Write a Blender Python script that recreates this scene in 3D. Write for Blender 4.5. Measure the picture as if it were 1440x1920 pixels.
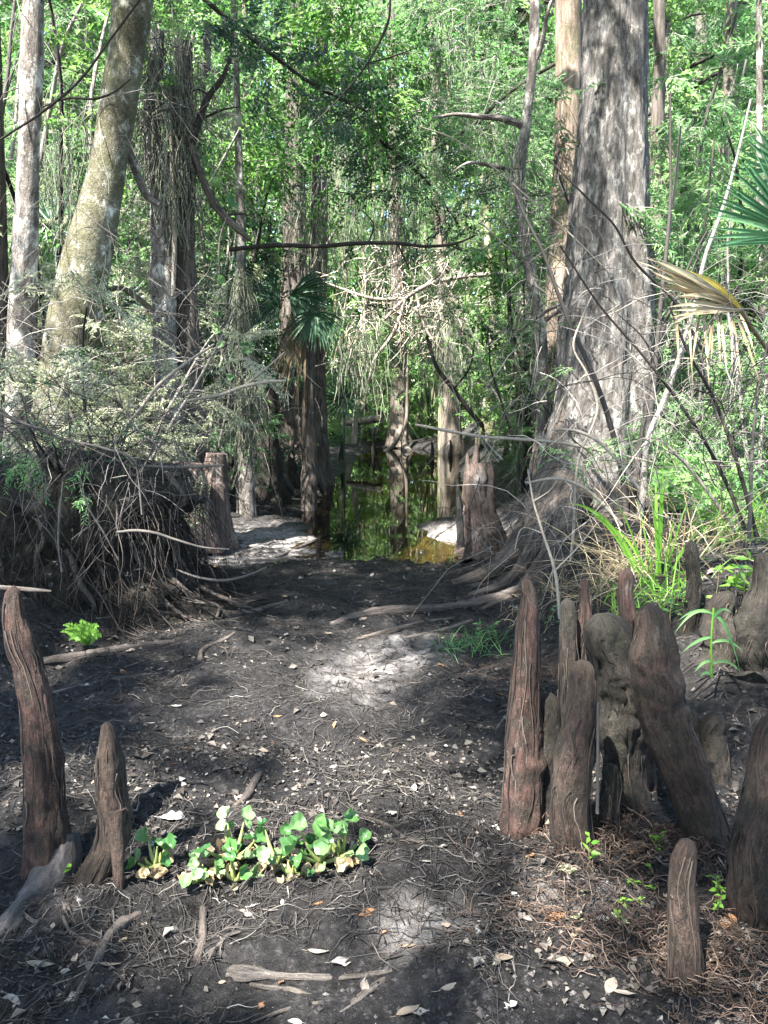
import bpy, math, random
import numpy as np
from mathutils import Vector
for o in list(bpy.data.objects): bpy.data.objects.remove(o)
sc = bpy.context.scene
COL = sc.collection
rng = np.random.default_rng(7)
random.seed(7)

# ------------------------------------------------------------------ camera
CAM_H, FPX, PITCH = 1.5, 1500.0, math.atan(220/1500)
cd = bpy.data.cameras.new("camera"); cam = bpy.data.objects.new("camera", cd); COL.objects.link(cam)
cam.location = (0, 0, CAM_H); cam.rotation_euler = (math.pi/2 - PITCH, 0, 0)
cd.sensor_fit = 'VERTICAL'; cd.angle = 2*math.atan(960/FPX); cd.clip_start = 0.05; cd.clip_end = 2000
sc.camera = cam
# ------------------------------------------------------------------ light
SUN = np.array([-0.33, -0.45, 0.83]); SUN /= np.linalg.norm(SUN)
w = bpy.data.worlds.new("World"); sc.world = w; w.use_nodes = True
nt = w.node_tree; bg = nt.nodes['Background']
sk = nt.nodes.new('ShaderNodeTexSky'); sk.sky_type = 'NISHITA'; sk.sun_disc = False
sk.sun_elevation = math.asin(SUN[2]); sk.sun_rotation = math.atan2(SUN[0], SUN[1])
nt.links.new(sk.outputs[0], bg.inputs[0]); bg.inputs[1].default_value = 0.12
sd = bpy.data.lights.new("sun", 'SUN'); sd.energy = 5.0; sd.angle = math.radians(0.55); sd.color = (1, .965, .9)
so = bpy.data.objects.new("sun", sd); COL.objects.link(so)
so.rotation_euler = Vector(SUN).to_track_quat('Z', 'Y').to_euler(); so.location = (0, 0, 30)
sc.view_settings.view_transform = 'Standard'; sc.view_settings.look = 'None'
sc.view_settings.gamma = 1; sc.view_settings.exposure = 2.98; sc.view_settings.use_curve_mapping = False
cy = sc.cycles
cy.use_denoising = True; cy.max_bounces = 7; cy.diffuse_bounces = 4; cy.glossy_bounces = 3
cy.transmission_bounces = 4; cy.transparent_max_bounces = 8; cy.caustics_reflective = False; cy.caustics_refractive = False
cy.sample_clamp_indirect = 6

# ------------------------------------------------------------------ maths helpers
CP, SP = math.cos(PITCH), math.sin(PITCH)
def ray(px, py):
    dx, dy = (px-720)/FPX, (960-py)/FPX
    return np.array([dx, CP+dy*SP, -SP+dy*CP])
def W(px, py, d):
    v = ray(px, py); return np.array([0, 0, CAM_H]) + v*(d/v[1])
def PXM(py, d):
    return d/ray(720, py)[1]/FPX          # metres per photo pixel at that distance

def hash3(i, j, k, s):
    n = (i.astype(np.int64)*374761393 + j.astype(np.int64)*668265263 + k.astype(np.int64)*2147483647 + s*974711) & 0x7fffffff
    n = ((n ^ (n >> 13))*1274126177) & 0x7fffffff
    n = (n ^ (n >> 16)) & 0xffff
    return n/65535.0
def vnoise(p, s=0):
    p = np.asarray(p, float); f = np.floor(p); t = p-f; t = t*t*(3-2*t); i = f.astype(np.int64)
    r = 0
    for a in (0, 1):
        for b in (0, 1):
            for c in (0, 1):
                wgt = (t[..., 0] if a else 1-t[..., 0])*(t[..., 1] if b else 1-t[..., 1])*(t[..., 2] if c else 1-t[..., 2])
                r = r + wgt*hash3(i[..., 0]+a, i[..., 1]+b, i[..., 2]+c, s)
    return r*2-1
def fbm(p, s=0, o=4):
    p = np.asarray(p, float); r = 0; a = .5; f = 1.0
    for k in range(o):
        r = r + a*vnoise(p*f, s+k*17); a *= .5; f *= 2.03
    return r
def sstep(a, b, x):
    t = np.clip((x-a)/(b-a), 0, 1); return t*t*(3-2*t)
def P3(x, y, z=0):
    x = np.asarray(x, float); return np.stack([x, np.broadcast_to(y, x.shape), np.broadcast_to(z, x.shape)], -1)

# ------------------------------------------------------------------ terrain
def g0(px, py, z=0.0):
    v = ray(px, py); t = (z-CAM_H)/v[2]; return v[0]*t, v[1]*t
POOL = np.array([g0(a, b, -.1) for a, b in [(700, 1026), (790, 1041), (842, 1030), (775, 1008), (745, 985), (815, 966), (850, 935),
        (846, 890), (852, 846), (700, 838), (672, 870), (642, 905), (600, 940), (590, 968), (628, 1000)]])
def pool_sd(x, y):
    d = np.full(np.shape(x), 1e9); ins = np.zeros(np.shape(x), bool)
    n = len(POOL)
    for i in range(n):
        ax, ay = POOL[i]; bx, by = POOL[(i+1) % n]
        ex, ey = bx-ax, by-ay
        t = np.clip(((x-ax)*ex+(y-ay)*ey)/(ex*ex+ey*ey), 0, 1)
        d = np.minimum(d, np.hypot(x-ax-t*ex, y-ay-t*ey))
        c = ((ay > y) != (by > y)) & (x < ex*(y-ay)/(ey+1e-12)+ax)
        ins ^= c
    return np.where(ins, d, -d)
def gz(x, y, fine=True):
    x = np.asarray(x, float); y = np.asarray(y, float)
    yy = [-20, 1, 3, 4.5, 5.5, 8, 12, 20, 30, 60]
    L = np.interp(y, yy, [-2.3, -2.0, -1.75, -1.75, -1.45, -1.6, -1.35, -1.15, -2, -2])
    R = np.interp(y, yy, [1.6, 1.3, 1.0, .75, .7, 1.15, 1.2, 1.75, 2, 2])
    z = .42*sstep(0, 1.3, L-x) + .55*sstep(0, 1.1, x-R)*sstep(2.6, 4.2, y) + .12*sstep(-.1, .7, x-R)*sstep(2.8, 1.6, y)
    z = z + .35*sstep(1, 7, np.abs(x)-1) + .22*sstep(21, 27, y)
    sd_ = pool_sd(x, y); z = z - .24*sstep(-.4, .3, sd_) - .055*sstep(-2.2, -.2, sd_) - .03*sstep(5.2, 7.4, y)*sstep(1.5, .8, np.abs(x+.1))*sstep(12, 10, y)
    for (bx, by, rx_, ry_, h_) in ((.72, 8.9, .42, .75, .085), (-1.35, 9.2, .6, .9, .05)):      # silt bars on the two shores
        z = z + h_*np.exp(-((x-bx)/rx_)**2-((y-by)/ry_)**2)
    z = z - .035*sstep(8.2, 7.2, np.abs(y-8.5)*8)
    z = z + .07*fbm(P3(x*.9, y*.9), 3, 3)*(.3+.7*sstep(.1, -1.2, sd_))
    if fine:
        z = z + .05*fbm(P3(x*4.2, y*4.2), 11, 4)*sstep(-.6, .5, 1-0*x) + .026*np.abs(fbm(P3(x*13, y*13), 23, 3)) + .012*fbm(P3(x*31, y*31), 27, 2)*sstep(9, 4, y)
    return z
def G(px, py, dz=0.0):
    """point of the ground seen at that photo pixel"""
    x, y = g0(px, py)
    z = 0.0
    for _ in range(8):
        z = .5*z + .5*float(gz(np.array(x), np.array(y))); x, y = g0(px, py, z)
    return np.array([x, y, z+dz])

# ------------------------------------------------------------------ mesh collector
class Geo:
    def __init__(s): s.v = []; s.f3 = []; s.f4 = []; s.t = []; s.b = []; s.m3 = []; s.m4 = []; s.n = 0
    def add(s, v, f, tint=.5, bark=None, mat=0):
        v = np.asarray(v, float).reshape(-1, 3); f = np.asarray(f, np.int64)
        if len(v) == 0 or len(f) == 0: return
        s.v.append(v)
        t = np.asarray(tint, float); s.t.append(np.broadcast_to(t, (len(v),)) if t.ndim == 0 else t.reshape(-1))
        s.b.append(v if bark is None else np.asarray(bark, float).reshape(-1, 3))
        if f.shape[1] == 3: s.f3.append(f+s.n); s.m3.append(np.broadcast_to(np.asarray(mat), (len(f),)))
        else: s.f4.append(f+s.n); s.m4.append(np.broadcast_to(np.asarray(mat), (len(f),)))
        s.n += len(v)
    def build(s, name, mats, parent=None, loc=None, smooth=True):
        me = bpy.data.meshes.new(name)
        if s.n:
            org = np.zeros(3)
            if parent is not None: org = np.array(parent['_org'])
            elif loc is not None: org = np.asarray(loc, float)
            v = np.concatenate(s.v)-org
            f3 = np.concatenate(s.f3) if s.f3 else np.zeros((0, 3), np.int64)
            f4 = np.concatenate(s.f4) if s.f4 else np.zeros((0, 4), np.int64)
            me.vertices.add(len(v)); me.vertices.foreach_set('co', v.astype(np.float32).ravel())
            nl = f3.size+f4.size; me.loops.add(nl)
            me.loops.foreach_set('vertex_index', np.concatenate([f3.ravel(), f4.ravel()]).astype(np.int32))
            npoly = len(f3)+len(f4); me.polygons.add(npoly)
            st = np.concatenate([np.arange(len(f3))*3, f3.size+np.arange(len(f4))*4]).astype(np.int32)
            me.polygons.foreach_set('loop_start', st)
            me.polygons.foreach_set('material_index', np.concatenate(s.m3+s.m4).astype(np.int32))
            me.polygons.foreach_set('use_smooth', np.full(npoly, smooth, bool))
            a = me.attributes.new('tint', 'FLOAT', 'POINT'); a.data.foreach_set('value', np.concatenate(s.t).astype(np.float32))
            a = me.attributes.new('bk', 'FLOAT_VECTOR', 'POINT'); a.data.foreach_set('vector', np.concatenate(s.b).astype(np.float32).ravel())
            me.update(calc_edges=True); me.validate()
        for m in (mats if isinstance(mats, (list, tuple)) else [mats]): me.materials.append(m)
        o = bpy.data.objects.new(name, me); COL.objects.link(o)
        if parent is not None: o.parent = parent
        elif loc is not None: o.location = tuple(loc)
        return o
ORGS = []
def thing(name, label, cat, loc, group=None):
    o = bpy.data.objects.new(name, None); COL.objects.link(o); o.location = tuple(float(c) for c in loc)
    o.empty_display_size = .1
    o['_org'] = [float(c) for c in loc]; ORGS.append(o)
    o['label'] = label; o['category'] = cat
    if group: o['group'] = group
    return o
def tag(o, label=None, cat=None, group=None, kind=None):
    if label: o['label'] = label
    if cat: o['category'] = cat
    if group: o['group'] = group
    if kind: o['kind'] = kind
    return o

# ------------------------------------------------------------------ tubes
def cat(pts, n):
    """smooth curve through the rows, spaced evenly along its length"""
    p = np.asarray(pts, float)
    t = np.concatenate([[0], np.cumsum(np.maximum(np.linalg.norm(np.diff(p[:, :3], axis=0), axis=1), 1e-5))])
    m = np.gradient(p, t, axis=0) if len(p) > 2 else np.repeat((p[1:]-p[:1])/t[-1], 2, 0)
    u = np.linspace(0, t[-1], n); i = np.clip(np.searchsorted(t, u, side='right')-1, 0, len(p)-2)
    h = (t[i+1]-t[i])[:, None]; k = (u[:, None]-t[i][:, None])/h
    return (2*k**3-3*k**2+1)*p[i]+(k**3-2*k**2+k)*h*m[i]+(-2*k**3+3*k**2)*p[i+1]+(k**3-k**2)*h*m[i+1]
def tube(geo, pts, n=24, S=12, lump=.08, lscale=3.0, flute=None, ridge=0.0, ridgef=9, seed=0, round_tip=False, mat=0, tint=.5, flat=1.0, knots=0):
    """pts rows: x y z radius, first row first; a ring mesh that follows them"""
    c = cat(pts, n); p = c[:, :3]; r = np.maximum(c[:, 3], .0008)
    if round_tip:                                        # blunt rounded end at the first row
        L = np.linalg.norm(p-p[0], axis=1); R0 = r[min(3, n-1)]
        r = r*np.sqrt(np.clip(1-(1-np.clip(L/(R0*1.15), 0, 1))**2, .0004, 1))
    t = np.gradient(p, axis=0); t /= np.linalg.norm(t, axis=1)[:, None]+1e-9
    u = np.zeros_like(p)
    ref = np.array([1., 0, 0]) if abs(t[0, 0]) < .85 else np.array([0, 1., 0])
    u0 = ref-t[0]*ref.dot(t[0])
    for i in range(n):
        u0 = u0-t[i]*u0.dot(t[i]); u0 = u0/np.linalg.norm(u0); u[i] = u0
    vv = np.cross(t, u)
    th = np.arange(S)/S*2*math.pi
    ln = np.concatenate([[0], np.cumsum(np.linalg.norm(np.diff(p, axis=0), axis=1))])
    R = np.repeat(r[:, None], S, 1); mr = float(np.mean(r))
    bk = np.stack([np.cos(th)[None]*np.maximum(mr, r)[:, None]*1.0, np.sin(th)[None]*np.maximum(mr, r)[:, None], np.repeat(ln[:, None], S, 1)], -1)
    if lump: R = R*(1+lump*2*fbm(bk*lscale+seed*7.3, seed, 3)+lump*.9*fbm(bk*lscale*3.7+seed*2.1, seed+31, 3))
    if ridge:
        q = bk.copy(); q[..., :2] *= ridgef/mr/3; q[..., 2] *= 1.2
        R = R*(1+ridge*(np.abs(fbm(q+seed*3.1, seed+5, 3))*2-.5))
    if knots:
        kr = np.random.default_rng(seed+500)
        for _ in range(knots):
            a0, l0, wa, wl, am = kr.uniform(0, 6.28), kr.uniform(.05, .95)*ln[-1], kr.uniform(.3, .8), kr.uniform(.35, 1.2)*mr, kr.uniform(-.2, .28)
            da = np.abs((th-a0+math.pi) % (2*math.pi)-math.pi)
            R = R*(1+am*np.exp(-(da[None]/wa)**2-((ln[:, None]-l0)/wl)**2))
    if flute is not None:
        k, amp = flute                                    # amp: amount at the last row, fading upward
        f = np.linspace(0, 1, n)**2.2
        ph = seed*1.7+1.3*np.sin(ln*.5)
        R = R*(1+amp*f[:, None]*(np.cos(k*th[None]+ph[:, None])+.5*np.cos((k+2)*th[None]*1.0+seed)))
    v = p[:, None]+R[..., None]*(np.cos(th)[None, :, None]*u[:, None]+flat*np.sin(th)[None, :, None]*vv[:, None])
    i = np.arange(n-1)[:, None]*S; j = np.arange(S)[None]; jn = (j+1) % S
    f = np.stack([i+j, i+jn, i+S+jn, i+S+j], -1).reshape(-1, 4)
    geo.add(v, f, tint, bk, mat)
    for e, k in ((0, 0), (n-1, (n-1)*S)):                 # end caps
        cv = np.vstack([v[e], p[e]]); cb = np.vstack([bk[e], bk[e].mean(0)])
        jj = np.arange(S); ff = np.stack([jj, (jj+1) % S, np.full(S, S)], -1)
        geo.add(cv, ff[:, ::-1] if e == 0 else ff, tint, cb, mat)
    return p, r
def tubes(geo, P, R, S=3, tint=.5, mat=0):
    """many thin tubes at once: P (N,K,3) R (N,K)"""
    P = np.asarray(P, float); N, K = P.shape[:2]
    if N == 0: return
    t = np.gradient(P, axis=1); t /= np.linalg.norm(t, axis=2)[..., None]+1e-9
    m = P[:, -1]-P[:, 0]; ref = np.where((np.abs(m[:, 2]) > .7*np.linalg.norm(m, axis=1))[:, None], [1., .2, 0], [.05, .1, 1.])[:, None]
    u = np.cross(t, np.broadcast_to(ref, t.shape)); u /= np.linalg.norm(u, axis=2)[..., None]+1e-9
    v = np.cross(t, u); th = np.arange(S)/S*2*math.pi
    V = P[:, :, None]+np.asarray(R)[:, :, None, None]*(np.cos(th)[:, None]*u[:, :, None]+np.sin(th)[:, None]*v[:, :, None])
    base = (np.arange(N)*K*S)[:, None, None]; i = (np.arange(K-1)*S)[None, :, None]; j = np.arange(S)[None, None]; jn = (j+1) % S
    f = np.stack([base+i+j, base+i+jn, base+i+S+jn, base+i+S+j], -1).reshape(-1, 4)
    tt = np.broadcast_to(np.asarray(tint, float).reshape(-1, 1), (N, K*S)).reshape(-1) if np.ndim(tint) else tint
    geo.add(V, f, tt, None, mat)
def wander(N, start, dirn, length, K=7, wob=.35, droop=0.0):
    start = np.broadcast_to(start, (N, 3)); d = np.array(np.broadcast_to(dirn, (N, 3)), float)
    d /= np.linalg.norm(d, axis=1)[:, None]+1e-9; L = np.broadcast_to(length, (N,)); st = L/(K-1)
    P = np.zeros((N, K, 3)); P[:, 0] = start
    for k in range(1, K):
        d = d+wob*rng.normal(size=(N, 3))*.6; d[:, 2] -= droop/K
        d /= np.linalg.norm(d, axis=1)[:, None]+1e-9
        P[:, k] = P[:, k-1]+d*st[:, None]
    return P
def rad(N, K, r0, r1):
    r0 = np.broadcast_to(r0, (N,)); r1 = np.broadcast_to(r1, (N,))
    s = np.linspace(0, 1, K)[None]; return r0[:, None]*(1-s)+r1[:, None]*s

# ------------------------------------------------------------------ materials
def nodes(name):
    m = bpy.data.materials.new(name); m.use_nodes = True; t = m.node_tree
    return m, t, t.nodes['Principled BSDF'], (lambda k: t.nodes.new('ShaderNode'+k)), t.links.new
def ramp(N, stops):
    r = N('ValToRGB'); e = r.color_ramp.elements
    while len(e) < len(stops): e.new(.5)
    for a, (p, c) in zip(e, stops): a.position = p; a.color = (*c, 1)
    return r
def noise(N, Lk, vec, scale, detail=5, rough=.6):
    n = N('TexNoise'); n.inputs['Scale'].default_value = scale; n.inputs['Detail'].default_value = detail
    n.inputs['Roughness'].default_value = rough; Lk(vec, n.inputs['Vector']); return n
def mix(N, Lk, fac, a, b):
    x = N('Mix'); x.data_type = 'RGBA'
    for s, v in ((x.inputs['Factor'], fac), (x.inputs['A'], a), (x.inputs['B'], b)):
        if isinstance(v, (tuple, list)): s.default_value = (*v, 1)
        elif isinstance(v, (int, float)): s.default_value = v
        else: Lk(v, s)
    return x.outputs['Result']
def mat_bark(name, dark, mid, lichen, lich=.5, zs=.16, scale=28, bump=.6, patch=3.0, green=None, greenamt=.55, rough=.9, pz=.6):
    m, t, b, N, K = nodes(name)
    a = N('Attribute'); a.attribute_name = 'bk'
    mp = N('Mapping'); mp.inputs['Scale'].default_value = (1, 1, zs); K(a.outputs['Vector'], mp.inputs['Vector'])
    n1 = noise(N, K, mp.outputs[0], scale, 7, .65)
    r1 = ramp(N, [(.36, dark), (.62, mid)]); K(n1.outputs['Fac'], r1.inputs[0])
    mp2 = N('Mapping'); mp2.inputs['Scale'].default_value = (1, 1, pz); K(a.outputs['Vector'], mp2.inputs['Vector'])
    n2 = noise(N, K, mp2.outputs[0], patch, 8, .72)
    r2 = ramp(N, [(lich-.03, (0, 0, 0)), (lich+.07, (1, 1, 1))]); K(n2.outputs['Fac'], r2.inputs[0])
    c = mix(N, K, r2.outputs[0], r1.outputs[0], lichen)
    if green:
        n3 = noise(N, K, a.outputs['Vector'], patch*.7, 5, .6)
        r3 = ramp(N, [(greenamt-.12, (0, 0, 0)), (greenamt+.12, (.85, .85, .85))]); K(n3.outputs['Fac'], r3.inputs[0])
        g2 = noise(N, K, a.outputs['Vector'], 90, 3, .6); rg = ramp(N, [(.3, tuple(x*.5 for x in green)), (.7, green)]); K(g2.outputs['Fac'], rg.inputs[0])
        c = mix(N, K, r3.outputs[0], c, rg.outputs[0])
    n7 = noise(N, K, a.outputs['Vector'], scale*2.6, 3, .7); r7 = ramp(N, [(.6, (0, 0, 0)), (.7, (.7, .7, .7))]); K(n7.outputs['Fac'], r7.inputs[0]); c = mix(N, K, r7.outputs[0], c, lichen)
    r8 = ramp(N, [(.3, (.75, .75, .75)), (.4, (0, 0, 0))]); K(n7.outputs['Fac'], r8.inputs[0]); c = mix(N, K, r8.outputs[0], c, tuple(x*.5 for x in dark))
    n6 = noise(N, K, mp2.outputs[0], patch*.45, 6, .7); r6 = ramp(N, [(.34, (.42, .4, .38)), (.6, (1.0, 1.0, 1.0))]); K(n6.outputs['Fac'], r6.inputs[0])
    gm = N('Mix'); gm.data_type = 'RGBA'; gm.blend_type = 'MULTIPLY'; gm.inputs['Factor'].default_value = 1
    K(c, gm.inputs['A']); K(r6.outputs[0], gm.inputs['B']); c = gm.outputs['Result']
    K(c, b.inputs['Base Color']); b.inputs['Roughness'].default_value = rough; b.inputs['Specular IOR Level'].default_value = .25
    n4 = noise(N, K, a.outputs['Vector'], scale*4, 4, .6)
    ad = N('Math'); ad.operation = 'MULTIPLY_ADD'; ad.inputs[1].default_value = .3; K(n4.outputs['Fac'], ad.inputs[0]); K(n1.outputs['Fac'], ad.inputs[2])
    bp = N('Bump'); bp.inputs['Strength'].default_value = bump; bp.inputs['Distance'].default_value = .03
    K(ad.outputs[0], bp.inputs['Height']); K(bp.outputs[0], b.inputs['Normal'])
    return m
def mat_leaf(name, stops, trans=.45, rough=.45, spec=.35):
    m, t, b, N, K = nodes(name)
    a = N('Attribute'); a.attribute_name = 'tint'
    r = ramp(N, stops); K(a.outputs['Fac'], r.inputs[0])
    K(r.outputs[0], b.inputs['Base Color']); b.inputs['Roughness'].default_value = rough; b.inputs['Specular IOR Level'].default_value = spec
    if trans > 0:
        tr = N('BsdfTranslucent'); hs = N('HueSaturation'); hs.inputs['Hue'].default_value = .49; hs.inputs['Value'].default_value = 1.35
        K(r.outputs[0], hs.inputs['Color']); K(hs.outputs[0], tr.inputs['Color'])
        mx = N('MixShader'); mx.inputs[0].default_value = trans; K(b.outputs[0], mx.inputs[1]); K(tr.outputs[0], mx.inputs[2])
        K(mx.outputs[0], t.nodes['Material Output'].inputs['Surface'])
    return m
def mat_tint(name, stops, rough=.85, nscale=60, namt=.35, bump=.2):
    m, t, b, N, K = nodes(name)
    a = N('Attribute'); a.attribute_name = 'tint'
    r = ramp(N, stops); K(a.outputs['Fac'], r.inputs[0])
    tc = N('TexCoord'); n = noise(N, K, tc.outputs['Object'], nscale, 4)
    rr = ramp(N, [(.3, (1-namt,)*3), (.7, (1, 1, 1))]); K(n.outputs['Fac'], rr.inputs[0])
    mm = N('Mix'); mm.data_type = 'RGBA'; mm.blend_type = 'MULTIPLY'; mm.inputs['Factor'].default_value = 1
    K(r.outputs[0], mm.inputs['A']); K(rr.outputs[0], mm.inputs['B']); K(mm.outputs['Result'], b.inputs['Base Color'])
    b.inputs['Roughness'].default_value = rough; b.inputs['Specular IOR Level'].default_value = .2
    if bump:
        bp = N('Bump'); bp.inputs['Strength'].default_value = bump; bp.inputs['Distance'].default_value = .01
        K(n.outputs['Fac'], bp.inputs['Height']); K(bp.outputs[0], b.inputs['Normal'])
    return m
M = {}
M['leaf_green'] = mat_leaf('broad_leaf', [(0, (.024, .08, .018)), (.5, (.055, .16, .035)), (1, (.14, .28, .055))])
M['leaf_fine'] = mat_leaf('fine_leaf', [(0, (.028, .085, .028)), (.5, (.062, .165, .05)), (1, (.145, .275, .08))])
M['leaf_lance'] = mat_leaf('lance_leaf', [(0, (.034, .1, .038)), (.5, (.085, .205, .07)), (1, (.2, .33, .11))])
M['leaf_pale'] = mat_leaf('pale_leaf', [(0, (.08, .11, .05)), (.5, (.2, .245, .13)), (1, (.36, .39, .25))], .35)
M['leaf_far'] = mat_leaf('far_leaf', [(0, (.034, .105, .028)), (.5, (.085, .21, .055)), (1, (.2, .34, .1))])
M['leaf_dark'] = mat_leaf('dark_leaf', [(0, (.01, .032, .014)), (.5, (.02, .06, .03)), (1, (.05, .11, .05))], .25)
M['blade'] = mat_leaf('sedge_blade', [(0, (.05, .13, .02)), (.5, (.1, .24, .03)), (1, (.17, .33, .05))], .4)
M['palm'] = mat_leaf('palm_blade', [(0, (.03, .09, .04)), (.5, (.06, .16, .07)), (1, (.12, .24, .11))], .25, .4)
M['straw'] = mat_leaf('straw', [(0, (.1, .07, .04)), (.5, (.22, .175, .1)), (1, (.42, .36, .24))], .25, .7)
M['moss'] = mat_leaf('hanging_moss', [(0, (.11, .12, .09)), (.5, (.2, .22, .16)), (1, (.34, .36, .27))], .3, .9)
M['twig'] = mat_tint('twig', [(0, (.018, .016, .015)), (.5, (.092, .082, .074)), (1, (.32, .29, .265))])
M['twig_dark'] = mat_tint('dark_twig', [(0, (.012, .01, .009)), (1, (.05, .04, .034))])
M['twig_pale'] = mat_tint('bleached_wood', [(0, (.14, .115, .09)), (.5, (.26, .225, .185)), (1, (.42, .38, .33))])
M['root'] = mat_tint('hair_root', [(0, (.012, .01, .009)), (.5, (.045, .036, .03)), (1, (.15, .12, .1))])
M['litter'] = mat_tint('leaf_scrap', [(0, (.025, .019, .015)), (.4, (.09, .08, .071)), (.75, (.17, .15, .128)), (1, (.38, .36, .33))], .7, 90, .4, 0)
M['dead_leaf'] = mat_tint('dead_leaf', [(0, (.09, .045, .022)), (.3, (.3, .14, .06)), (.5, (.25, .2, .15)), (.75, (.25, .22, .19)), (1, (.38, .365, .34))], .55, 120, .45, .4)
M['bark_cypress'] = mat_bark('cypress_bark', (.045, .04, .037), (.17, .157, .148), (.34, .33, .3), .555, .2, 40, 1.0, 22, None, pz=.38)
M['bark_lichen'] = mat_bark('lichen_bark', (.06, .05, .045), (.2, .175, .155), (.55, .53, .49), .53, .3, 24, .7, 6, None)
M['bark_mossy'] = mat_bark('mossy_bark', (.06, .056, .04), (.17, .16, .115), (.6, .6, .54), .56, .7, 34, .5, 7, (.11, .105, .05), .5, pz=.9)
M['bark_brown'] = mat_bark('brown_bark', (.04, .033, .028), (.16, .135, .115), (.27, .25, .22), .64, .12, 30, .8, 4)
M['bark_warm'] = mat_bark('warm_bark', (.1, .072, .052), (.28, .22, .175), (.45, .42, .37), .66, .15, 26, .6, 4, (.07, .09, .03), .6)
M['bark_far'] = mat_bark('far_bark', (.07, .058, .045), (.2, .17, .14), (.36, .34, .29), .58, .2, 14, .6, 3)
M['bark_glade'] = mat_bark('pale_far_bark', (.12, .105, .075), (.3, .27, .2), (.45, .43, .36), .56, .2, 14, .6, 3, (.16, .19, .06), .5)
M['knee'] = mat_bark('knee_bark', (.022, .016, .013), (.1, .064, .05), (.2, .175, .155), .63, .34, 70, 1.0, 11, (.05, .046, .032), .53, .8, .5)
M['knee_red'] = mat_bark('red_knee_bark', (.034, .021, .018), (.14, .076, .062), (.3, .25, .22), .62, .3, 70, 1.0, 16, (.034, .032, .024), .52, .8, .45)
M['knee_grey'] = mat_bark('grey_knee_bark', (.03, .026, .025), (.1, .088, .085), (.18, .165, .16), .62, .2, 40, .4, 8, None, rough=.6)
M['knee_dark'] = mat_bark('dark_knee_bark', (.014, .012, .011), (.055, .045, .038), (.13, .12, .1), .62, .4, 60, .8, 10, (.03, .03, .02), .5)
M['stump'] = mat_bark('stump_wood', (.045, .031, .026), (.18, .135, .115), (.38, .335, .3), .58, .1, 40, .8, 5)
M['driftwood'] = mat_bark('driftwood', (.06, .05, .043), (.24, .21, .185), (.38, .35, .32), .6, .08, 90, .9, 14)
M['log'] = mat_bark('log_bark', (.035, .028, .024), (.14, .115, .1), (.3, .27, .24), .6, .1, 50, .6, 8)

def mat_mud():
    m, t, b, N, K = nodes('swamp_mud')
    tc = N('TexCoord'); v = tc.outputs['Object']
    n1 = noise(N, K, v, 34, 8, .7); n2 = noise(N, K, v, 2.1, 6, .65); n3 = noise(N, K, v, 150, 4, .6); n5 = noise(N, K, v, 9, 6, .7)
    r1 = ramp(N, [(.38, (.0055, .005, .0049)), (.56, (.0205, .0187, .0182)), (.73, (.08, .073, .069))]); K(n1.outputs['Fac'], r1.inputs[0])
    r2 = ramp(N, [(.52, (0, 0, 0)), (.66, (1, 1, 1))]); K(n2.outputs['Fac'], r2.inputs[0])
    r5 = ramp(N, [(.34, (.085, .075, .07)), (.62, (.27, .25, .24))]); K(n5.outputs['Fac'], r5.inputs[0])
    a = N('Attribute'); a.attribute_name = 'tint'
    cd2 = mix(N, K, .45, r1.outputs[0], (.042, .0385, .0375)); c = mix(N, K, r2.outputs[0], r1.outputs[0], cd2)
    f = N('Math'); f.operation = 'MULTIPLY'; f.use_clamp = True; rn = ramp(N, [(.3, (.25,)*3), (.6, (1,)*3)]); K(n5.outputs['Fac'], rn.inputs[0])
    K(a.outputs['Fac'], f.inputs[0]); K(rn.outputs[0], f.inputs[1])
    c = mix(N, K, f.outputs[0], c, r5.outputs[0])  # pale silt colour, which also paints the sun patches and lit shores
    sp = ramp(N, [(.66, (0, 0, 0)), (.72, (1, 1, 1))]); K(n3.outputs['Fac'], sp.inputs[0])
    c = mix(N, K, sp.outputs[0], c, (.2, .18, .165))
    K(c, b.inputs['Base Color'])
    rr = ramp(N, [(.35, (.42,)*3), (.65, (.85,)*3)]); K(n5.outputs['Fac'], rr.inputs[0]); K(rr.outputs[0], b.inputs['Roughness'])
    b.inputs['Specular IOR Level'].default_value = .2
    s = N('Math'); s.operation = 'MULTIPLY_ADD'; s.inputs[1].default_value = .35; K(n3.outputs['Fac'], s.inputs[0]); K(n1.outputs['Fac'], s.inputs[2])
    bp = N('Bump'); bp.inputs['Strength'].default_value = .9; bp.inputs['Distance'].default_value = .03
    K(s.outputs[0], bp.inputs['Height']); K(bp.outputs[0], b.inputs['Normal'])
    return m
M['mud'] = mat_mud()
def mat_water():
    m, t, b, N, K = nodes('pool_water'); t.nodes.remove(b)
    tr = N('BsdfTransparent'); tr.inputs[0].default_value = (.42, .36, .17, 1)
    gl = N('BsdfGlossy'); gl.inputs['Roughness'].default_value = .015; gl.inputs[0].default_value = (.95, .95, .95, 1)
    fr = N('Fresnel'); fr.inputs[0].default_value = 1.34
    tc = N('TexCoord'); n = noise(N, K, tc.outputs['Object'], 2.2, 2, .5)
    bp = N('Bump'); bp.inputs['Strength'].default_value = .05; bp.inputs['Distance'].default_value = .02
    K(n.outputs['Fac'], bp.inputs['Height']); K(bp.outputs[0], gl.inputs['Normal']); K(bp.outputs[0], fr.inputs['Normal'])
    mx = N('MixShader'); K(fr.outputs[0], mx.inputs[0]); K(tr.outputs[0], mx.inputs[1]); K(gl.outputs[0], mx.inputs[2])
    K(mx.outputs[0], t.nodes['Material Output'].inputs['Surface'])
    return m
M['water'] = mat_water()

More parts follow.
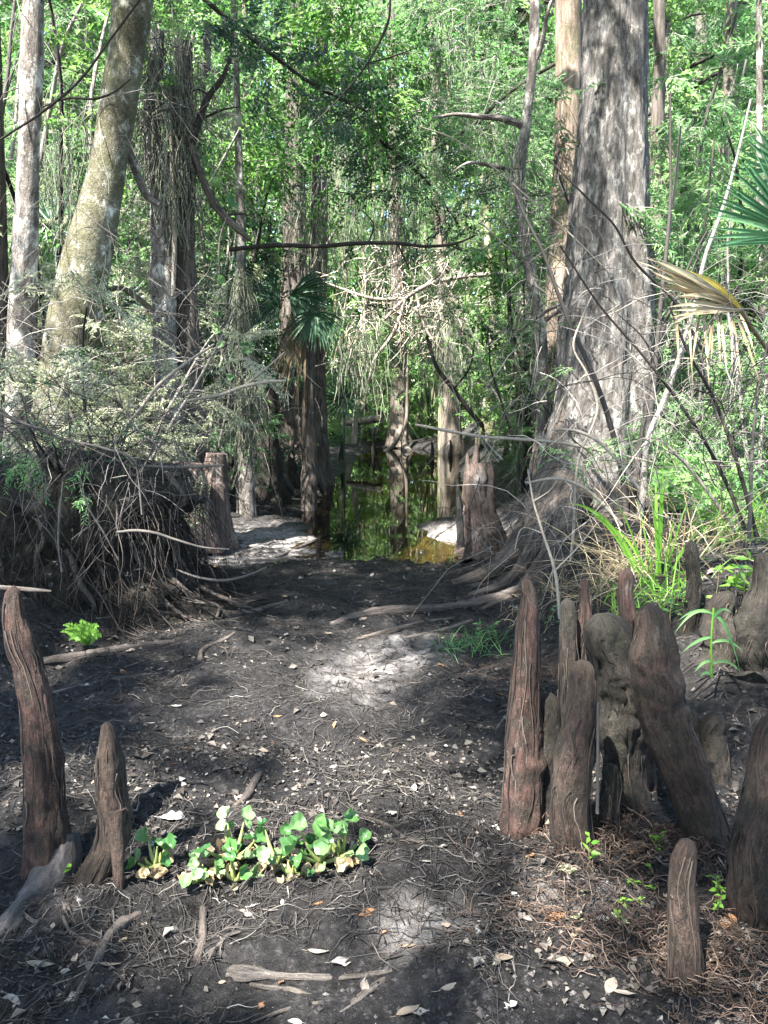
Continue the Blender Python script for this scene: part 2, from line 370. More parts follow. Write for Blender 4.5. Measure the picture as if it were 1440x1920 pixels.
# ------------------------------------------------------------------ ground and water
def dens(a, b, n, c, wd):                # coordinates denser round c
    u = np.linspace(math.asinh((a-c)/wd), math.asinh((b-c)/wd), n); return c+wd*np.sinh(u)
xs = dens(-260, 260, 860, -.1, 1.4); ys = dens(-60, 420, 1000, 2.6, 1.5)
X, Y = np.meshgrid(xs, ys); Z = gz(X, Y)
# dried pale silt plus painted sun dapples and sunlit shores, in ground metres
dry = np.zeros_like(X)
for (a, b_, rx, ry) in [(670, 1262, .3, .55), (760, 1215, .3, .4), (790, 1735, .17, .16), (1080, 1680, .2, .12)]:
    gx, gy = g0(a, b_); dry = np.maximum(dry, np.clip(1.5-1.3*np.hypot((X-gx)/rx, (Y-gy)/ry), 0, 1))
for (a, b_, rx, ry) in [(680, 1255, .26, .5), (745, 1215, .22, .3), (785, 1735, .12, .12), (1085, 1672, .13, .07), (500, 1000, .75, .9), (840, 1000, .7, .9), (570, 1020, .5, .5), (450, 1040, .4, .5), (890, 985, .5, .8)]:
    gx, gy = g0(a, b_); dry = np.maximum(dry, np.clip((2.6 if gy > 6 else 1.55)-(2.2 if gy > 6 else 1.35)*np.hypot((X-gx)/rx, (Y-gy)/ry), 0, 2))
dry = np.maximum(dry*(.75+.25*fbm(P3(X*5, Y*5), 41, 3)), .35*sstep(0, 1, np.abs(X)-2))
gg = Geo(); ny, nx = X.shape
ii = np.arange(ny-1)[:, None]*nx+np.arange(nx-1)[None]
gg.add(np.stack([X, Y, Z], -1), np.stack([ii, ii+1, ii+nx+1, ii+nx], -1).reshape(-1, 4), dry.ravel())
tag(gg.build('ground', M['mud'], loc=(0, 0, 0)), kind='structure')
wg = Geo(); x0, y0 = POOL.min(0)-.8; x1, y1 = POOL.max(0)+np.array([.8, 3])
wx, wy = np.meshgrid(np.linspace(x0, x1, 24), np.linspace(y0, y1, 40)); ii = np.arange(39)[:, None]*24+np.arange(23)[None]
wg.add(P3(wx, wy, -.1), np.stack([ii, ii+1, ii+25, ii+24], -1).reshape(-1, 4))
tag(wg.build('pool_water', M['water'], loc=(0, 0, 0)), kind='structure')

# ------------------------------------------------------------------ leaf sprays
def leaf_quads(p, d, nrm, L, Wd, fold=.25):
    """folded rhombic leaves: verts (N*4,3), faces"""
    d = d/(np.linalg.norm(d, axis=1)[:, None]+1e-9); s = np.cross(d, nrm); s /= np.linalg.norm(s, axis=1)[:, None]+1e-9
    n2 = np.cross(s, d); L = np.broadcast_to(L, (len(p),))[:, None]; Wd = np.broadcast_to(Wd, (len(p),))[:, None]
    m = p+d*L*.45
    v = np.stack([p, m+s*Wd*.5+n2*Wd*fold, p+d*L-n2*L*.12, m-s*Wd*.5+n2*Wd*fold], 1)
    b = np.arange(len(p))[:, None]*4
    return v.reshape(-1, 3), np.concatenate([b+[0, 1, 2], b+[0, 2, 3]])
def make_proto(kind, r):
    V, F, T, Mi = [], [], [], []; n = 0
    def put(v, f, t, m):
        nonlocal n
        V.append(v); F.append(f+n); T.append(np.broadcast_to(t, (len(v),))); Mi.append(np.full(len(f), m)); n += len(v)
    tw = {'broad': 5, 'fine': 6, 'lance': 4, 'dark': 5}[kind]
    Ln = {'broad': .42, 'fine': .5, 'lance': .5, 'dark': .45}[kind]
    for k in range(tw):
        a = r.uniform(-.9, .9); el = r.uniform(-.35, .35)
        d0 = np.array([math.cos(a)*math.cos(el), math.sin(a)*math.cos(el), math.sin(el)])
        st = np.array([r.uniform(0, .25), 0, 0])*(k > 0); K = 8
        L = Ln*r.uniform(.6, 1.1)
        K = 4; s = np.linspace(0, 1, K); P = st+d0*(s*L)[:, None]; P[:, 2] -= .25*L*s**2; P += r.normal(size=P.shape)*.006
        g = Geo(); tubes(g, P[None], rad(1, K, .004, .0012), 3); put(g.v[0], np.concatenate([g.f4[0][:, [0, 1, 2]], g.f4[0][:, [0, 2, 3]]]), .4, 1)
        nl = {'broad': 14, 'fine': 24, 'lance': 18, 'dark': 14}[kind]
        u = np.linspace(.12, 1, nl); pp = np.stack([np.interp(u, s, P[:, c]) for c in range(3)], 1)
        side = np.where(np.arange(nl) % 2 == 0, 1, -1)[:, None]; lat = np.cross(d0, [0, 0, 1.]); lat /= np.linalg.norm(lat)
        dd = d0*r.uniform(.3, .9, (nl, 1))+lat*side*r.uniform(.6, 1, (nl, 1))+r.normal(size=(nl, 3))*.28; dd[:, 2] -= .25
        nn = np.array([0, 0, 1.])+r.normal(size=(nl, 3))*.45
        lw = {'broad': (.075, .036), 'fine': (.055, .014), 'lance': (.1, .021), 'dark': (.07, .03)}[kind]
        v, f = leaf_quads(pp, dd, nn, lw[0]*r.uniform(.65, 1.15, nl), lw[1]*r.uniform(.8, 1.15, nl))
        put(v, f, np.repeat(np.clip(r.normal(0, .16, nl), -.4, .4), 4), 0)
    return np.concatenate(V), np.concatenate(F), np.concatenate(T), np.concatenate(Mi)
pr = np.random.default_rng(3)
PROTO = {k: [make_proto(k, pr) for _ in range(4)] for k in ('broad', 'fine', 'lance', 'dark')}
SUNSPOT = []          # (point, radius): places the sun reaches through the gaps of the canopy
def in_gap(p, m=0.0):
    k = np.zeros(len(p), bool)
    for q, r in SUNSPOT:
        dlt = p-q; t = dlt@SUN; dist = np.linalg.norm(dlt-t[:, None]*SUN, axis=1)
        k |= (t > (.35 if r < 1.5 else 2.2)) & (dist < r*(.75+.4*rng.random(len(p)))+m)
    return k
def sprays(geo, pos, kind, scale=1.0, tint=.5, dirs=None, gaps=True, tvar=.15):
    pos = np.asarray(pos, float)
    if len(pos) == 0: return
    sc_ = np.broadcast_to(scale, (len(pos),)); tn = np.broadcast_to(tint, (len(pos),))
    if gaps:
        k = ~in_gap(pos, .27*sc_); pos = pos[k]; sc_ = sc_[k]; tn = tn[k]
        if dirs is not None: dirs = dirs[k]
    N = len(pos)
    if N == 0: return
    yaw = rng.uniform(0, 2*math.pi, N) if dirs is None else np.arctan2(dirs[:, 1], dirs[:, 0])+rng.normal(0, .5, N)
    pit = rng.normal(.25, .45, N); rol = rng.normal(0, .45, N)
    cyw, sy, cp, sp, cr, sr = np.cos(yaw), np.sin(yaw), np.cos(pit), np.sin(pit), np.cos(rol), np.sin(rol)
    R = np.empty((N, 3, 3))
    R[:, 0, 0] = cyw*cp; R[:, 0, 1] = cyw*sp*sr-sy*cr; R[:, 0, 2] = cyw*sp*cr+sy*sr
    R[:, 1, 0] = sy*cp; R[:, 1, 1] = sy*sp*sr+cyw*cr; R[:, 1, 2] = sy*sp*cr-cyw*sr
    R[:, 2, 0] = -sp; R[:, 2, 1] = cp*sr; R[:, 2, 2] = cp*cr
    which = rng.integers(0, 4, N); sc_ = sc_*rng.uniform(.75, 1.25, N); tn = tn+rng.normal(0, tvar, N)
    for k in range(4):
        ix = np.where(which == k)[0]
        if not len(ix): continue
        v, f, t, mi = PROTO[kind][k]
        VV = np.einsum('nij,mj->nmi', R[ix]*sc_[ix, None, None], v)+pos[ix][:, None]
        FF = f[None]+(np.arange(len(ix))*len(v))[:, None, None]
        TT = np.clip(tn[ix][:, None]+t[None], 0, 1)
        geo.add(VV, FF.reshape(-1, 3), TT, None, np.tile(mi, len(ix)))
LEAFM = {'broad': 'leaf_green', 'fine': 'leaf_fine', 'lance': 'leaf_lance', 'dark': 'leaf_dark'}

for (a, b_, d, r) in [(640, 1290, 0, .07), (700, 1262, 0, .08), (745, 1228, 0, .06), (655, 1240, 0, .04), (690, 1330, 0, .05), (600, 1235, 0, .05), (560, 1290, 0, .04), (770, 1285, 0, .05), (610, 1360, 0, .04), (520, 1180, 0, .05), (720, 1420, 0, .04), (785, 1735, 0, .03), (820, 1700, 0, .02), (450, 1340, 0, .02), (880, 1420, 0, .02), (300, 1420, 0, .02), (980, 1760, 0, .02), (500, 985, 0, .5), (560, 1010, 0, .35), (840, 1000, 0, .45), (880, 985, 0, .3), (1090, 1680, 0, .1),
                      (250, 1212, 0, .13), (610, 1620, 0, .09),
                      (190, 690, 6.6, .55), (250, 640, 7.2, .5), (400, 800, 8.6, .35), (40, 700, 7, .12), (1062, 120, 10, .3), (760, 560, 14, 1.1), (690, 650, 15, .9), (860, 530, 14, .7),
                      (1180, 950, 4.5, .16), (1250, 960, 4.5, .16), (760, 650, 28, 3), (690, 600, 30, 3), (900, 620, 28, 3), (820, 700, 30, 2.6), (640, 640, 24, 2.2), (960, 640, 20, 1.6), (760, 480, 30, 3), (900, 480, 30, 3), (1290, 560, 4.2, .22), (170, 300, 9, .6), (110, 380, 9, .5), (1350, 250, 9.5, .5), (1410, 600, 5, .3),
                      (880, 900, 7.9, .12), (420, 90, 12, 1.2), (620, 300, 18, 1.5), (1000, 200, 13, .8), (1310, 1090, 3.6, .15), (1330, 700, 7, .6), (1420, 760, 6.5, .6), (1300, 860, 6, .3), (1250, 820, 7, .5), (200, 420, 7, .12)]:
    SUNSPOT.append((G(a, b_) if d == 0 else W(a, b_, d), r))

# ------------------------------------------------------------------ helper: pixel-drawn centre line to metres
def line(pts, d=None):
    """rows (px, py, width px[, distance]) -> x y z radius"""
    out = []
    for r in pts:
        dd = r[3] if len(r) > 3 else d
        p = W(r[0], r[1], dd); out.append([*p, r[2]*.5*PXM(r[1], dd)])
    return np.array(out)
def limb(geo, p0, dirn, L, r0, K=9, wob=.25, droop=.3, S=7, mat=0, tint=.5):
    P = wander(1, p0, dirn, L, K, wob, droop)[0]
    rr = np.linspace(r0, r0*.25, K)
    tube(geo, np.c_[P, rr], K*2, S, .08, 4, seed=int(rng.integers(99)), mat=mat, tint=tint)
    return P

# ------------------------------------------------------------------ big trees near the creek
CANOPY_TREES = []          # (trunk thing, xy, leaf kind)
def trunk_thing(name, label, cat_, rows, d, mat, n=60, S=40, top=None, base_z=None, lump=.06, ridge=.08, ridgef=10, flute=None, seed=1, group=None, lscale=2.2, flare=1.25):
    p = line(rows, d)                                       # rows from the top of the picture down
    if top is not None:                                     # carry the trunk on above the picture
        e = p[0]+(p[0]-p[1])/max(1e-6, (p[0]-p[1])[2])*(top-p[0, 2]); e[3] = p[0, 3]*.55; p = np.vstack([e, p])
    bz = float(gz(np.array(p[-1, 0]), np.array(p[-1, 1])))-.12 if base_z is None else base_z
    if p[-1, 2] > bz+.05:
        e = p[-1].copy(); e[2] = bz; e[3] *= flare; p = np.vstack([p, e])
    t = thing(name, label, cat_, p[-1, :3], group)
    g = Geo(); tube(g, p, n, S, lump, lscale, flute, ridge, ridgef, seed)
    g.build('trunk', M[mat], t)
    return t, p

cyp, cp_ = trunk_thing('bald_cypress', 'massive grey bald cypress with fluted swollen base on the right bank', 'tree',
    [(1153, 0, 117), (1149, 200, 124), (1142, 400, 142), (1139, 600, 165), (1135, 700, 178), (1133, 800, 196), (1128, 880, 222), (1120, 960, 262)], 7.5, 'bark_cypress', 170, 150, top=15, ridge=.075, ridgef=44, flute=(7, .10), seed=4, lump=.025)
def roots(parent, rows_list, d, mat, name='root', S=12, lump=.1, seed=0):
    for i, rows in enumerate(rows_list):
        p = line(rows, d); k_ = np.linspace(0, 1, len(p))**.8; p[:, 2] = p[:, 2]*(1-k_)+(gz(p[:, 0], p[:, 1])+p[:, 3]*.45)*k_
        g = Geo(); tube(g, p, 30, S, lump, 5, ridge=.06, ridgef=8, seed=seed+i); g.build(name, M[mat], parent)
roots(cyp, [[(1075, 780, 55, 7.4), (1030, 880, 61, 7.2), (990, 960, 51, 6.9), (945, 1030, 39, 6.6), (895, 1078, 28, 6.35), (850, 1104, 12, 6.2)],
            [(1060, 900, 62, 7.2), (1020, 980, 47, 6.8), (985, 1050, 31, 6.3), (940, 1100, 19, 6.0), (880, 1128, 9, 5.8)],
            [(1080, 930, 62, 7.0), (1050, 1010, 47, 6.5), (1010, 1075, 28, 6.0), (960, 1112, 17, 5.7), (905, 1135, 9, 5.5)],
            [(1150, 900, 70, 7.1), (1150, 970, 55, 6.8), (1130, 1030, 39, 6.4), (1110, 1075, 23, 6.1)],
            [(1200, 880, 62, 7.3), (1230, 950, 47, 7.0), (1260, 1000, 28, 6.8)]], 7, 'bark_brown', seed=20)
CANOPY_TREES.append((cyp, cp_[0, :2], 'fine'))

warm, wp = trunk_thing('pale_cypress', 'tall slim tree with warm tan bark close behind the big grey cypress', 'tree',
    [(1066, 0, 48), (1066, 150, 50), (1062, 300, 50), (1056, 450, 52), (1048, 600, 56), (1040, 780, 66)], 10, 'bark_warm', 60, 36, top=13, seed=9)
CANOPY_TREES.append((warm, wp[0, :2], 'fine'))
sap, _ = trunk_thing('lichen_sapling', 'crooked slender trunk mottled white with lichen left of the big cypress', 'tree',
    [(1003, -40, 18), (1000, 100, 19), (985, 240, 20), (972, 330, 22), (982, 420, 22), (992, 500, 20), (1012, 610, 22), (1017, 720, 24), (1022, 830, 28)], 8.6, 'bark_lichen', 60, 16, top=8, lump=.12, seed=13)
for a, b, L, r in [((985, 240), (-.9, -.1, .5), 1.0, .04), ((972, 330), (-.8, .3, .6), .8, .03), ((1012, 610), (.4, -.2, .8), .9, .03), ((990, 500), (-.7, -.1, .5), .7, .02), ((1000, 120), (.6, .1, .8), 1., .03)]:
    g = Geo(); limb(g, W(*a, 8.6), b, L, r); g.build('limb', M['bark_lichen'], sap)

lich, lp = trunk_thing('lichen_tree', 'straight trunk streaked white and brown at the left edge of the photo', 'tree',
    [(63, -20, 36), (60, 100, 40), (57, 200, 41), (53, 300, 40), (50, 400, 42), (46, 500, 48), (42, 600, 54), (40, 700, 52), (38, 780, 54), (36, 850, 60)], 7, 'bark_lichen', 70, 32, top=11, ridge=.09, seed=17)
CANOPY_TREES.append((lich, lp[0, :2], 'broad'))
lean, ep = trunk_thing('leaning_tree', 'thick smooth trunk leaning right, coated in olive moss with white lichen spots', 'tree',
    [(258, -60, 74), (250, 0, 74), (236, 100, 66), (222, 200, 68), (205, 300, 66), (183, 400, 78), (160, 500, 90), (140, 590, 98), (122, 670, 104), (100, 780, 112), (90, 850, 120)], 7.2, 'bark_mossy', 80, 40, top=10, ridge=.012, ridgef=6, lump=.05, seed=22)
CANOPY_TREES.append((lean, ep[0, :2], 'broad'))
edge, _ = trunk_thing('far_left_trunk', 'brown trunk cut by the left edge beside the white streaked one', 'tree',
    [(-6, 380, 34), (-2, 520, 36), (4, 650, 44), (2, 780, 56), (0, 850, 64)], 7.6, 'bark_brown', 40, 24, top=9, seed=27)
edge.name = 'brown_tree'
CANOPY_TREES.append((edge, W(-6, 380, 7.6)[:2], 'broad'))

snag, _ = trunk_thing('vine_snag', 'broken dead trunk with pale lower half, left one of the vine tangled pair', 'tree',
    [(296, 60, 26), (290, 160, 34), (284, 260, 34), (300, 370, 38), (303, 450, 40), (306, 560, 44), (312, 680, 44), (322, 790, 52)], 8, 'bark_lichen', 60, 24, ridge=.12, lump=.14, seed=31)
snag.name = 'dead_snag'
snag2, _ = trunk_thing('dead_snag', 'broken dead brown trunk with ragged top, right one of the vine tangled pair', 'tree',
    [(346, 80, 30), (343, 180, 38), (346, 300, 44), (342, 400, 46), (346, 520, 48), (352, 640, 50), (358, 790, 58)], 8.2, 'bark_brown', 60, 24, ridge=.16, lump=.12, seed=33)
# dead shaggy strands down the snags
def strands(parent, name, axis, n, r_, Lr, mat, wd=.004, droop=1.2, seed=0):
    g = Geo(); ax = np.asarray(axis); u = rng.random(n)*(len(ax)-1); i = u.astype(int); t = (u-i)[:, None]
    p = ax[i, :3]*(1-t)+ax[np.minimum(i+1, len(ax)-1), :3]*t; th = rng.uniform(0, 6.28, n)
    d = np.stack([np.cos(th), np.sin(th), rng.normal(-.2, .5, n)], 1); p = p+d*[1, 1, 0]*r_*.9
    L = rng.uniform(*Lr, n)
    tubes(g, wander(n, p, d, L, 7, .35, droop), rad(n, 7, wd, wd*.4), 3, rng.random(n))
    return g.build(name, M[mat], parent)
strands(snag, 'shaggy_vine', line([(290, 80, 0), (285, 250, 0), (300, 420, 0), (310, 700, 0)], 8), 170, .1, (.15, .6), 'twig')
strands(snag2, 'shaggy_vine', line([(345, 80, 0), (343, 250, 0), (344, 420, 0), (355, 700, 0)], 8.2), 170, .13, (.15, .6), 'twig')
for rows, lab in [([(318, 150, 6), (322, 300, 8), (327, 420, 9), (325, 560, 9)], 'pale rope-like vine hanging between the two dead snags')]:
    g = Geo(); tube(g, line(rows, 7.9), 30, 8, .1, 6); p = line(rows, 7.9)[-1, :3]
    tag(g.build('hanging_vine', M['twig_pale'], loc=p), lab, 'vine')

# fused cypress trunks left of the pool
fus, _ = trunk_thing('cypress_cluster', 'dark cypress with fluted fused trunks standing left of the pool', 'tree',
    [(556, 120, 32), (553, 240, 37), (552, 350, 41), (553, 450, 46), (552, 560, 50), (550, 680, 60), (546, 780, 78), (542, 860, 100)], 13.8, 'bark_brown', 80, 48, top=15, ridge=.1, ridgef=14, flute=(6, .12), seed=41)
fus.name = 'fluted_cypress'
CANOPY_TREES.append((fus, W(556, 120, 12)[:2], 'fine'))
fus2, _ = trunk_thing('fluted_cypress', 'second dark cypress trunk fused behind the fluted one left of the pool', 'tree',
    [(603, 120, 25), (600, 300, 30), (598, 450, 35), (592, 600, 38), (588, 720, 46), (582, 820, 64)], 14.4, 'bark_brown', 70, 36, top=14, ridge=.1, ridgef=12, flute=(5, .12), seed=43)
fus3, _ = trunk_thing('cypress_stump', 'low dark buttressed stump at the foot of the fluted cypress', 'stump',
    [(508, 715, 14), (505, 760, 28), (500, 820, 44), (496, 880, 66), (492, 915, 84)], 11.2, 'knee_dark', 40, 30, ridge=.15, flute=(5, .2), seed=45)
roots(fus, [[(565, 800, 26, 13.7), (590, 845, 14, 13.2), (615, 868, 7, 12.8)], [(550, 830, 26, 13.5), (580, 872, 12, 12.8), (612, 886, 6, 12.4)],
            [(530, 840, 30, 13.3), (535, 885, 16, 12.6), (558, 908, 7, 12.1)]], 13, 'root', seed=47, S=7)

# slim trunk under a beard of grey moss
ms, msp = trunk_thing('moss_draped_trunk', 'slim trunk hung with a thick beard of grey moss left of the pool', 'tree',
    [(450, 360, 16), (453, 450, 18), (450, 560, 20), (452, 660, 22), (458, 760, 24), (460, 900, 34)], 9.8, 'bark_lichen', 40, 14, top=7, seed=51)
def moss(parent, spots, n_each, L=(.25, .8), name='hanging_moss', wd=.005, spread=.06, loc=None):
    g = Geo()
    for (a, b, d) in spots:
        p = W(a, b, d)+rng.normal(size=(n_each, 3))*[spread, spread, spread*2]
        LL = rng.uniform(*L, n_each)
        P = wander(n_each, p, np.array([0, 0, -1.])+rng.normal(size=(n_each, 3))*.35, LL, 8, .3, 2.5)
        tubes(g, P, rad(n_each, 8, wd, wd*.5), 3, rng.random(n_each))
    o = g.build(name, M['moss'], parent, loc=loc); o['kind'] = 'stuff'; return o
moss(ms, [(448, 530, 9.7), (450, 580, 9.7), (455, 640, 9.7), (462, 690, 9.7), (470, 725, 9.65), (455, 760, 9.7), (452, 800, 9.75)], 110, (.2, .6))

# right-hand background stems
dr, _ = trunk_thing('dark_tree', 'dark thin trunk just right of the big grey cypress', 'tree',
    [(1236, 60, 22), (1236, 160, 24), (1232, 240, 26), (1228, 330, 26), (1240, 600, 30)], 12, 'bark_brown', 40, 16, top=12, seed=57)
pr_, _ = trunk_thing('pale_sapling', 'pale thin trunk near the right edge behind the green fan palm', 'tree',
    [(1424, 120, 12), (1425, 240, 14), (1428, 380, 18), (1432, 520, 22), (1436, 660, 24)], 9, 'bark_lichen', 40, 14, top=8, seed=59)

# ------------------------------------------------------------------ broken stump, wooden spike, left stumps, root mound
st = thing('broken_stump', 'ragged broken cypress stump at the right edge of the pool', 'stump', G(905, 1020))
g = Geo(); tube(g, line([(890, 868, 34), (892, 885, 46), (894, 910, 52), (898, 950, 58), (904, 990, 72), (908, 1020, 92), (908, 1040, 110)], 7.8), 60, 60, .12, 6, (6, .14), .12, 16, 61)
g.build('stump_body', M['stump'], st)
for rows in [[(893, 820, 3), (893, 845, 10), (890, 880, 16), (889, 910, 16)], [(876, 850, 3), (877, 870, 10), (879, 900, 16)], [(921, 862, 3), (920, 885, 14), (918, 920, 20), (922, 980, 20)], [(908, 870, 4), (907, 890, 14), (906, 920, 14)]]:
    g = Geo(); tube(g, line(rows, 7.75), 14, 7, .2, 12, seed=len(rows)); g.build('splinter', M['stump'], st)
p = line([(857, 890, 3), (859, 925, 8), (862, 970, 13), (864, 1026, 17)], 7.5)
g = Geo(); tube(g, p, 20, 8, .14, 9, flat=.5); tag(g.build('wood_spike', M['driftwood'], loc=p[-1, :3]), 'pale pointed wooden spike standing against the broken stump', 'driftwood')

for rows, d, lab in [([(352, 868, 60), (350, 900, 72), (356, 960, 80), (362, 1005, 100), (362, 1030, 120)], 7.6, 'weathered brown stump right of the tangled root mound'),
                     ([(405, 850, 40), (402, 900, 50), (405, 960, 56), (410, 1010, 66), (412, 1030, 76)], 8.0, 'reddish brown smooth stump nearest the pool, right of the weathered stump')]:
    p = line(rows, d); g = Geo(); tube(g, p, 40, 36, .1, 5, (5, .08), .08, 14, 66)
    tag(g.build('low_stump', M['stump'], loc=p[-1, :3]), lab, 'stump')

mc = np.array([-2.3, 5.75, 0]); mc[2] = -.12
md = thing('root_mound', 'big dark mound of soil and hanging roots on the left bank', 'root mound', mc)
th = np.linspace(0, 2*math.pi, 120, endpoint=False); hh = np.linspace(0, 1, 60)
TH, HH = np.meshgrid(th, hh)
right = np.exp(-((np.mod(TH+math.pi, 2*math.pi)-math.pi+.35)/.7)**2)
prof = np.interp(HH, [0, .06, .18, .4, .62, .8, .92, 1], [1.0, .95, .88, .78, .86, .88, .66, .01])+right*np.interp(HH, [0, .1, .25, .45, .6, .75, 1], [.3, .14, .02, -.16, -.14, 0, 0])
rx, ry = 1.12, .82
X_ = np.cos(TH)*prof*rx; Y_ = np.sin(TH)*prof*ry; Z_ = HH*1.2
q = np.stack([X_, Y_, Z_], -1); nz = fbm(q*2.2, 71, 5)*.5+fbm(q*8, 72, 4)*.2
q[..., :2] *= (1+nz[..., None]*.9); q[..., 2] += fbm(q*3, 73, 4)*.3*HH
v = q+mc; nn_ = 120; i = np.arange(59)[:, None]*nn_; j = np.arange(nn_)[None]; jn = (j+1) % nn_
g = Geo(); g.add(v, np.stack([i+j, i+jn, i+nn_+jn, i+nn_+j], -1).reshape(-1, 4), .5, v-mc)
g.build('soil_mass', M['knee_dark'], md)
def mound_pt(th_, h):
    i = np.clip((h*59).astype(int), 0, 59); j = (th_/(2*math.pi)*nn_).astype(int) % nn_
    return q[i, j]+mc
# roots that cling to the mound and flare over the ground
N = 220; th0 = rng.uniform(math.pi*.95, math.pi*2.15, N); hs = rng.uniform(.25, .95, N); K = 10
P = np.zeros((N, K, 3)); 
for k in range(K):
    h = np.clip(hs*(1-k/(K-1)*rng.uniform(.9, 1.05, N)), 0, 1); tt = th0+.10*np.sin(k*.7+hs*20)+rng.normal(0, .025, N)
    pt = mound_pt(tt, h); out = np.stack([np.cos(tt), np.sin(tt), 0*tt], 1)
    P[:, k] = pt+out*(.02+rng.uniform(0, .04, N))[:, None]
ext = rng.uniform(.0, .3, N)[:, None]*np.stack([np.cos(th0), np.sin(th0), 0*th0], 1)
P[:, -1] += ext; P[:, -1, 2] = gz(P[:, -1, 0], P[:, -1, 1])+.01
P[:, -2] += ext*.45
g = Geo(); tubes(g, P, rad(N, K, rng.uniform(.0015, .005, N), rng.uniform(.001, .006, N)), 4, rng.random(N)**2*.7)
g.build('clinging_root', M['root'], md)['kind'] = 'stuff'
N = 200; th0 = rng.uniform(math.pi*.95, math.pi*2.15, N); s0 = mound_pt(th0, rng.uniform(.55, .9, N)); out = np.stack([np.cos(th0), np.sin(th0), 0*th0-.3], 1)
g = Geo(); tubes(g, wander(N, s0, out, rng.uniform(.2, .9, N), 9, .42, 4), rad(N, 9, .003, .0012), 3, rng.random(N)**1.5); g.build('hanging_rootlet', M['root'], md)['kind'] = 'stuff'
for _ in range(16):
    a_ = rng.uniform(math.pi*1.0, math.pi*2.1); g = Geo(); K = 8; hs_ = np.linspace(rng.uniform(.4, .95), 0, K); aa = a_+np.cumsum(rng.normal(0, .05, K))
    pts_ = mound_pt(aa, hs_); out_ = np.stack([np.cos(aa), np.sin(aa), 0*aa], 1); pts_ = pts_+out_*.02; pts_[-2:] += out_[-2:]*np.array([[.06], [.2]]); pts_[-1, 2] = float(gz(pts_[-1, 0], pts_[-1, 1]))
    tube(g, np.c_[pts_, np.linspace(rng.uniform(.01, .03), .008, K)], 30, 8, .25, 8, ridge=.15, ridgef=6, seed=int(rng.integers(90))); g.build('root', M['log'], md)
N = 420; a_ = rng.uniform(math.pi*.95, math.pi*2.15, N); pt = mound_pt(a_, rng.uniform(.1, .99, N))+np.stack([np.cos(a_), np.sin(a_), 0*a_+.3], 1)*rng.uniform(.01, .06, (N, 1))
v_, f_ = leaf_quads(pt, rng.normal(size=(N, 3)), rng.normal(size=(N, 3))+[0, -.5, .5], rng.uniform(.02, .07, N), rng.uniform(.012, .04, N))
g = Geo(); g.add(v_, f_, np.repeat(rng.beta(1.3, 2.2, N), 4)); g.build('caught_leaves', M['litter'], md)['kind'] = 'stuff'
# thin pale roots hanging in front of the mound
for rows, lab in [([(118, 905, 5), (112, 960, 7), (110, 1030, 6), (116, 1072, 6)], 'pale double root hanging straight down the front of the mound'),
                  ([(150, 890, 4), (165, 950, 5), (195, 1000, 5), (222, 1050, 4)], 'thin pale root slanting down the front of the mound'),
                  ([(255, 870, 4), (262, 920, 5), (266, 965, 5)], 'short straight root hanging below the mound top'),
                  ([(243, 905, 4), (228, 960, 4), (218, 1005, 3)], 'thin root curving left down the dark hollow of the mound')]:
    p = line([(a_, b_, c_*.7) for a_, b_, c_ in rows], 4.75); g = Geo(); tube(g, p, 24, 6, .25, 12); tag(g.build('hanging_root', M['twig'], loc=p[0, :3]), lab, 'root')

# ------------------------------------------------------------------ cypress knees
def knee(label, rows, d, mat, seed, S=40, n=60, lump=.12, ridge=.07, flute=(5, .12), name='cypress_knee', extra=(), sink=.12):
    p = line(rows, d)
    gzv = float(gz(np.array(p[-1, 0]), np.array(p[-1, 1])))
    if p[-1, 2] > gzv-sink:
        dlt = (p[-1]-p[-2])[:3]; dlt[2] = min(dlt[2], -.02); k_ = (p[-1, 2]-gzv+sink)/abs(dlt[2]); k_ = min(k_, 3)
        e = p[-1].copy(); e[:2] += dlt[:2]*k_*.4; e[2] = gzv-sink; e[3] *= 1.3; p = np.vstack([p, e])
    t = thing(name, label, 'cypress knee', [p[-1, 0], p[-1, 1], gzv])
    kk = np.linspace(0, 1, len(p)); p = p.copy(); p[:, 3] *= .9; p[:, 0] += p[:, 3]*.22*np.sin(kk*9+seed); p[:, 1] += p[:, 3]*.25*np.cos(kk*7+seed*2); p[:, 3] *= 1+.04*np.sin(kk*11+seed*3)
    g = Geo(); tube(g, p, int(n*1.4), int(S*1.4), lump*1.1, 6, flute, ridge*1.7, 10, seed, True, knots=13); g.build('knee_body', M[mat], t)
    c = cat(p, 40); nf = 46; g = Geo(); th = rng.uniform(0, 6.28, nf); st_ = rng.integers(2, 26, nf); ln_ = rng.integers(6, 20, nf); K = 9
    P = np.zeros((nf, K, 3))
    for k in range(K):                                     # shreds of bark and hair roots along the knee
        ix = np.minimum(st_+(ln_*k/(K-1)).astype(int), 39); a_ = th+.16*np.sin(k*.8+st_); rr = c[ix, 3]*(1.0+.05*rng.random(nf))
        P[:, k] = c[ix, :3]+np.stack([np.cos(a_)*rr, np.sin(a_)*rr, rng.normal(0, .003, nf)], 1)
    tubes(g, P, rad(nf, K, rng.uniform(.0012, .004, nf), .0008), 4, rng.beta(1.2, 2.2, nf)); g.build('bark_shreds', M['root'], t)['kind'] = 'stuff'
    for (nm, rows2, d2, m2) in extra:
        g = Geo(); tube(g, line(rows2, d2), 30, 20, .1, 8, None, .06, 8, seed+3, nm == 'side_lobe'); g.build(nm, M[m2], t)
    return t
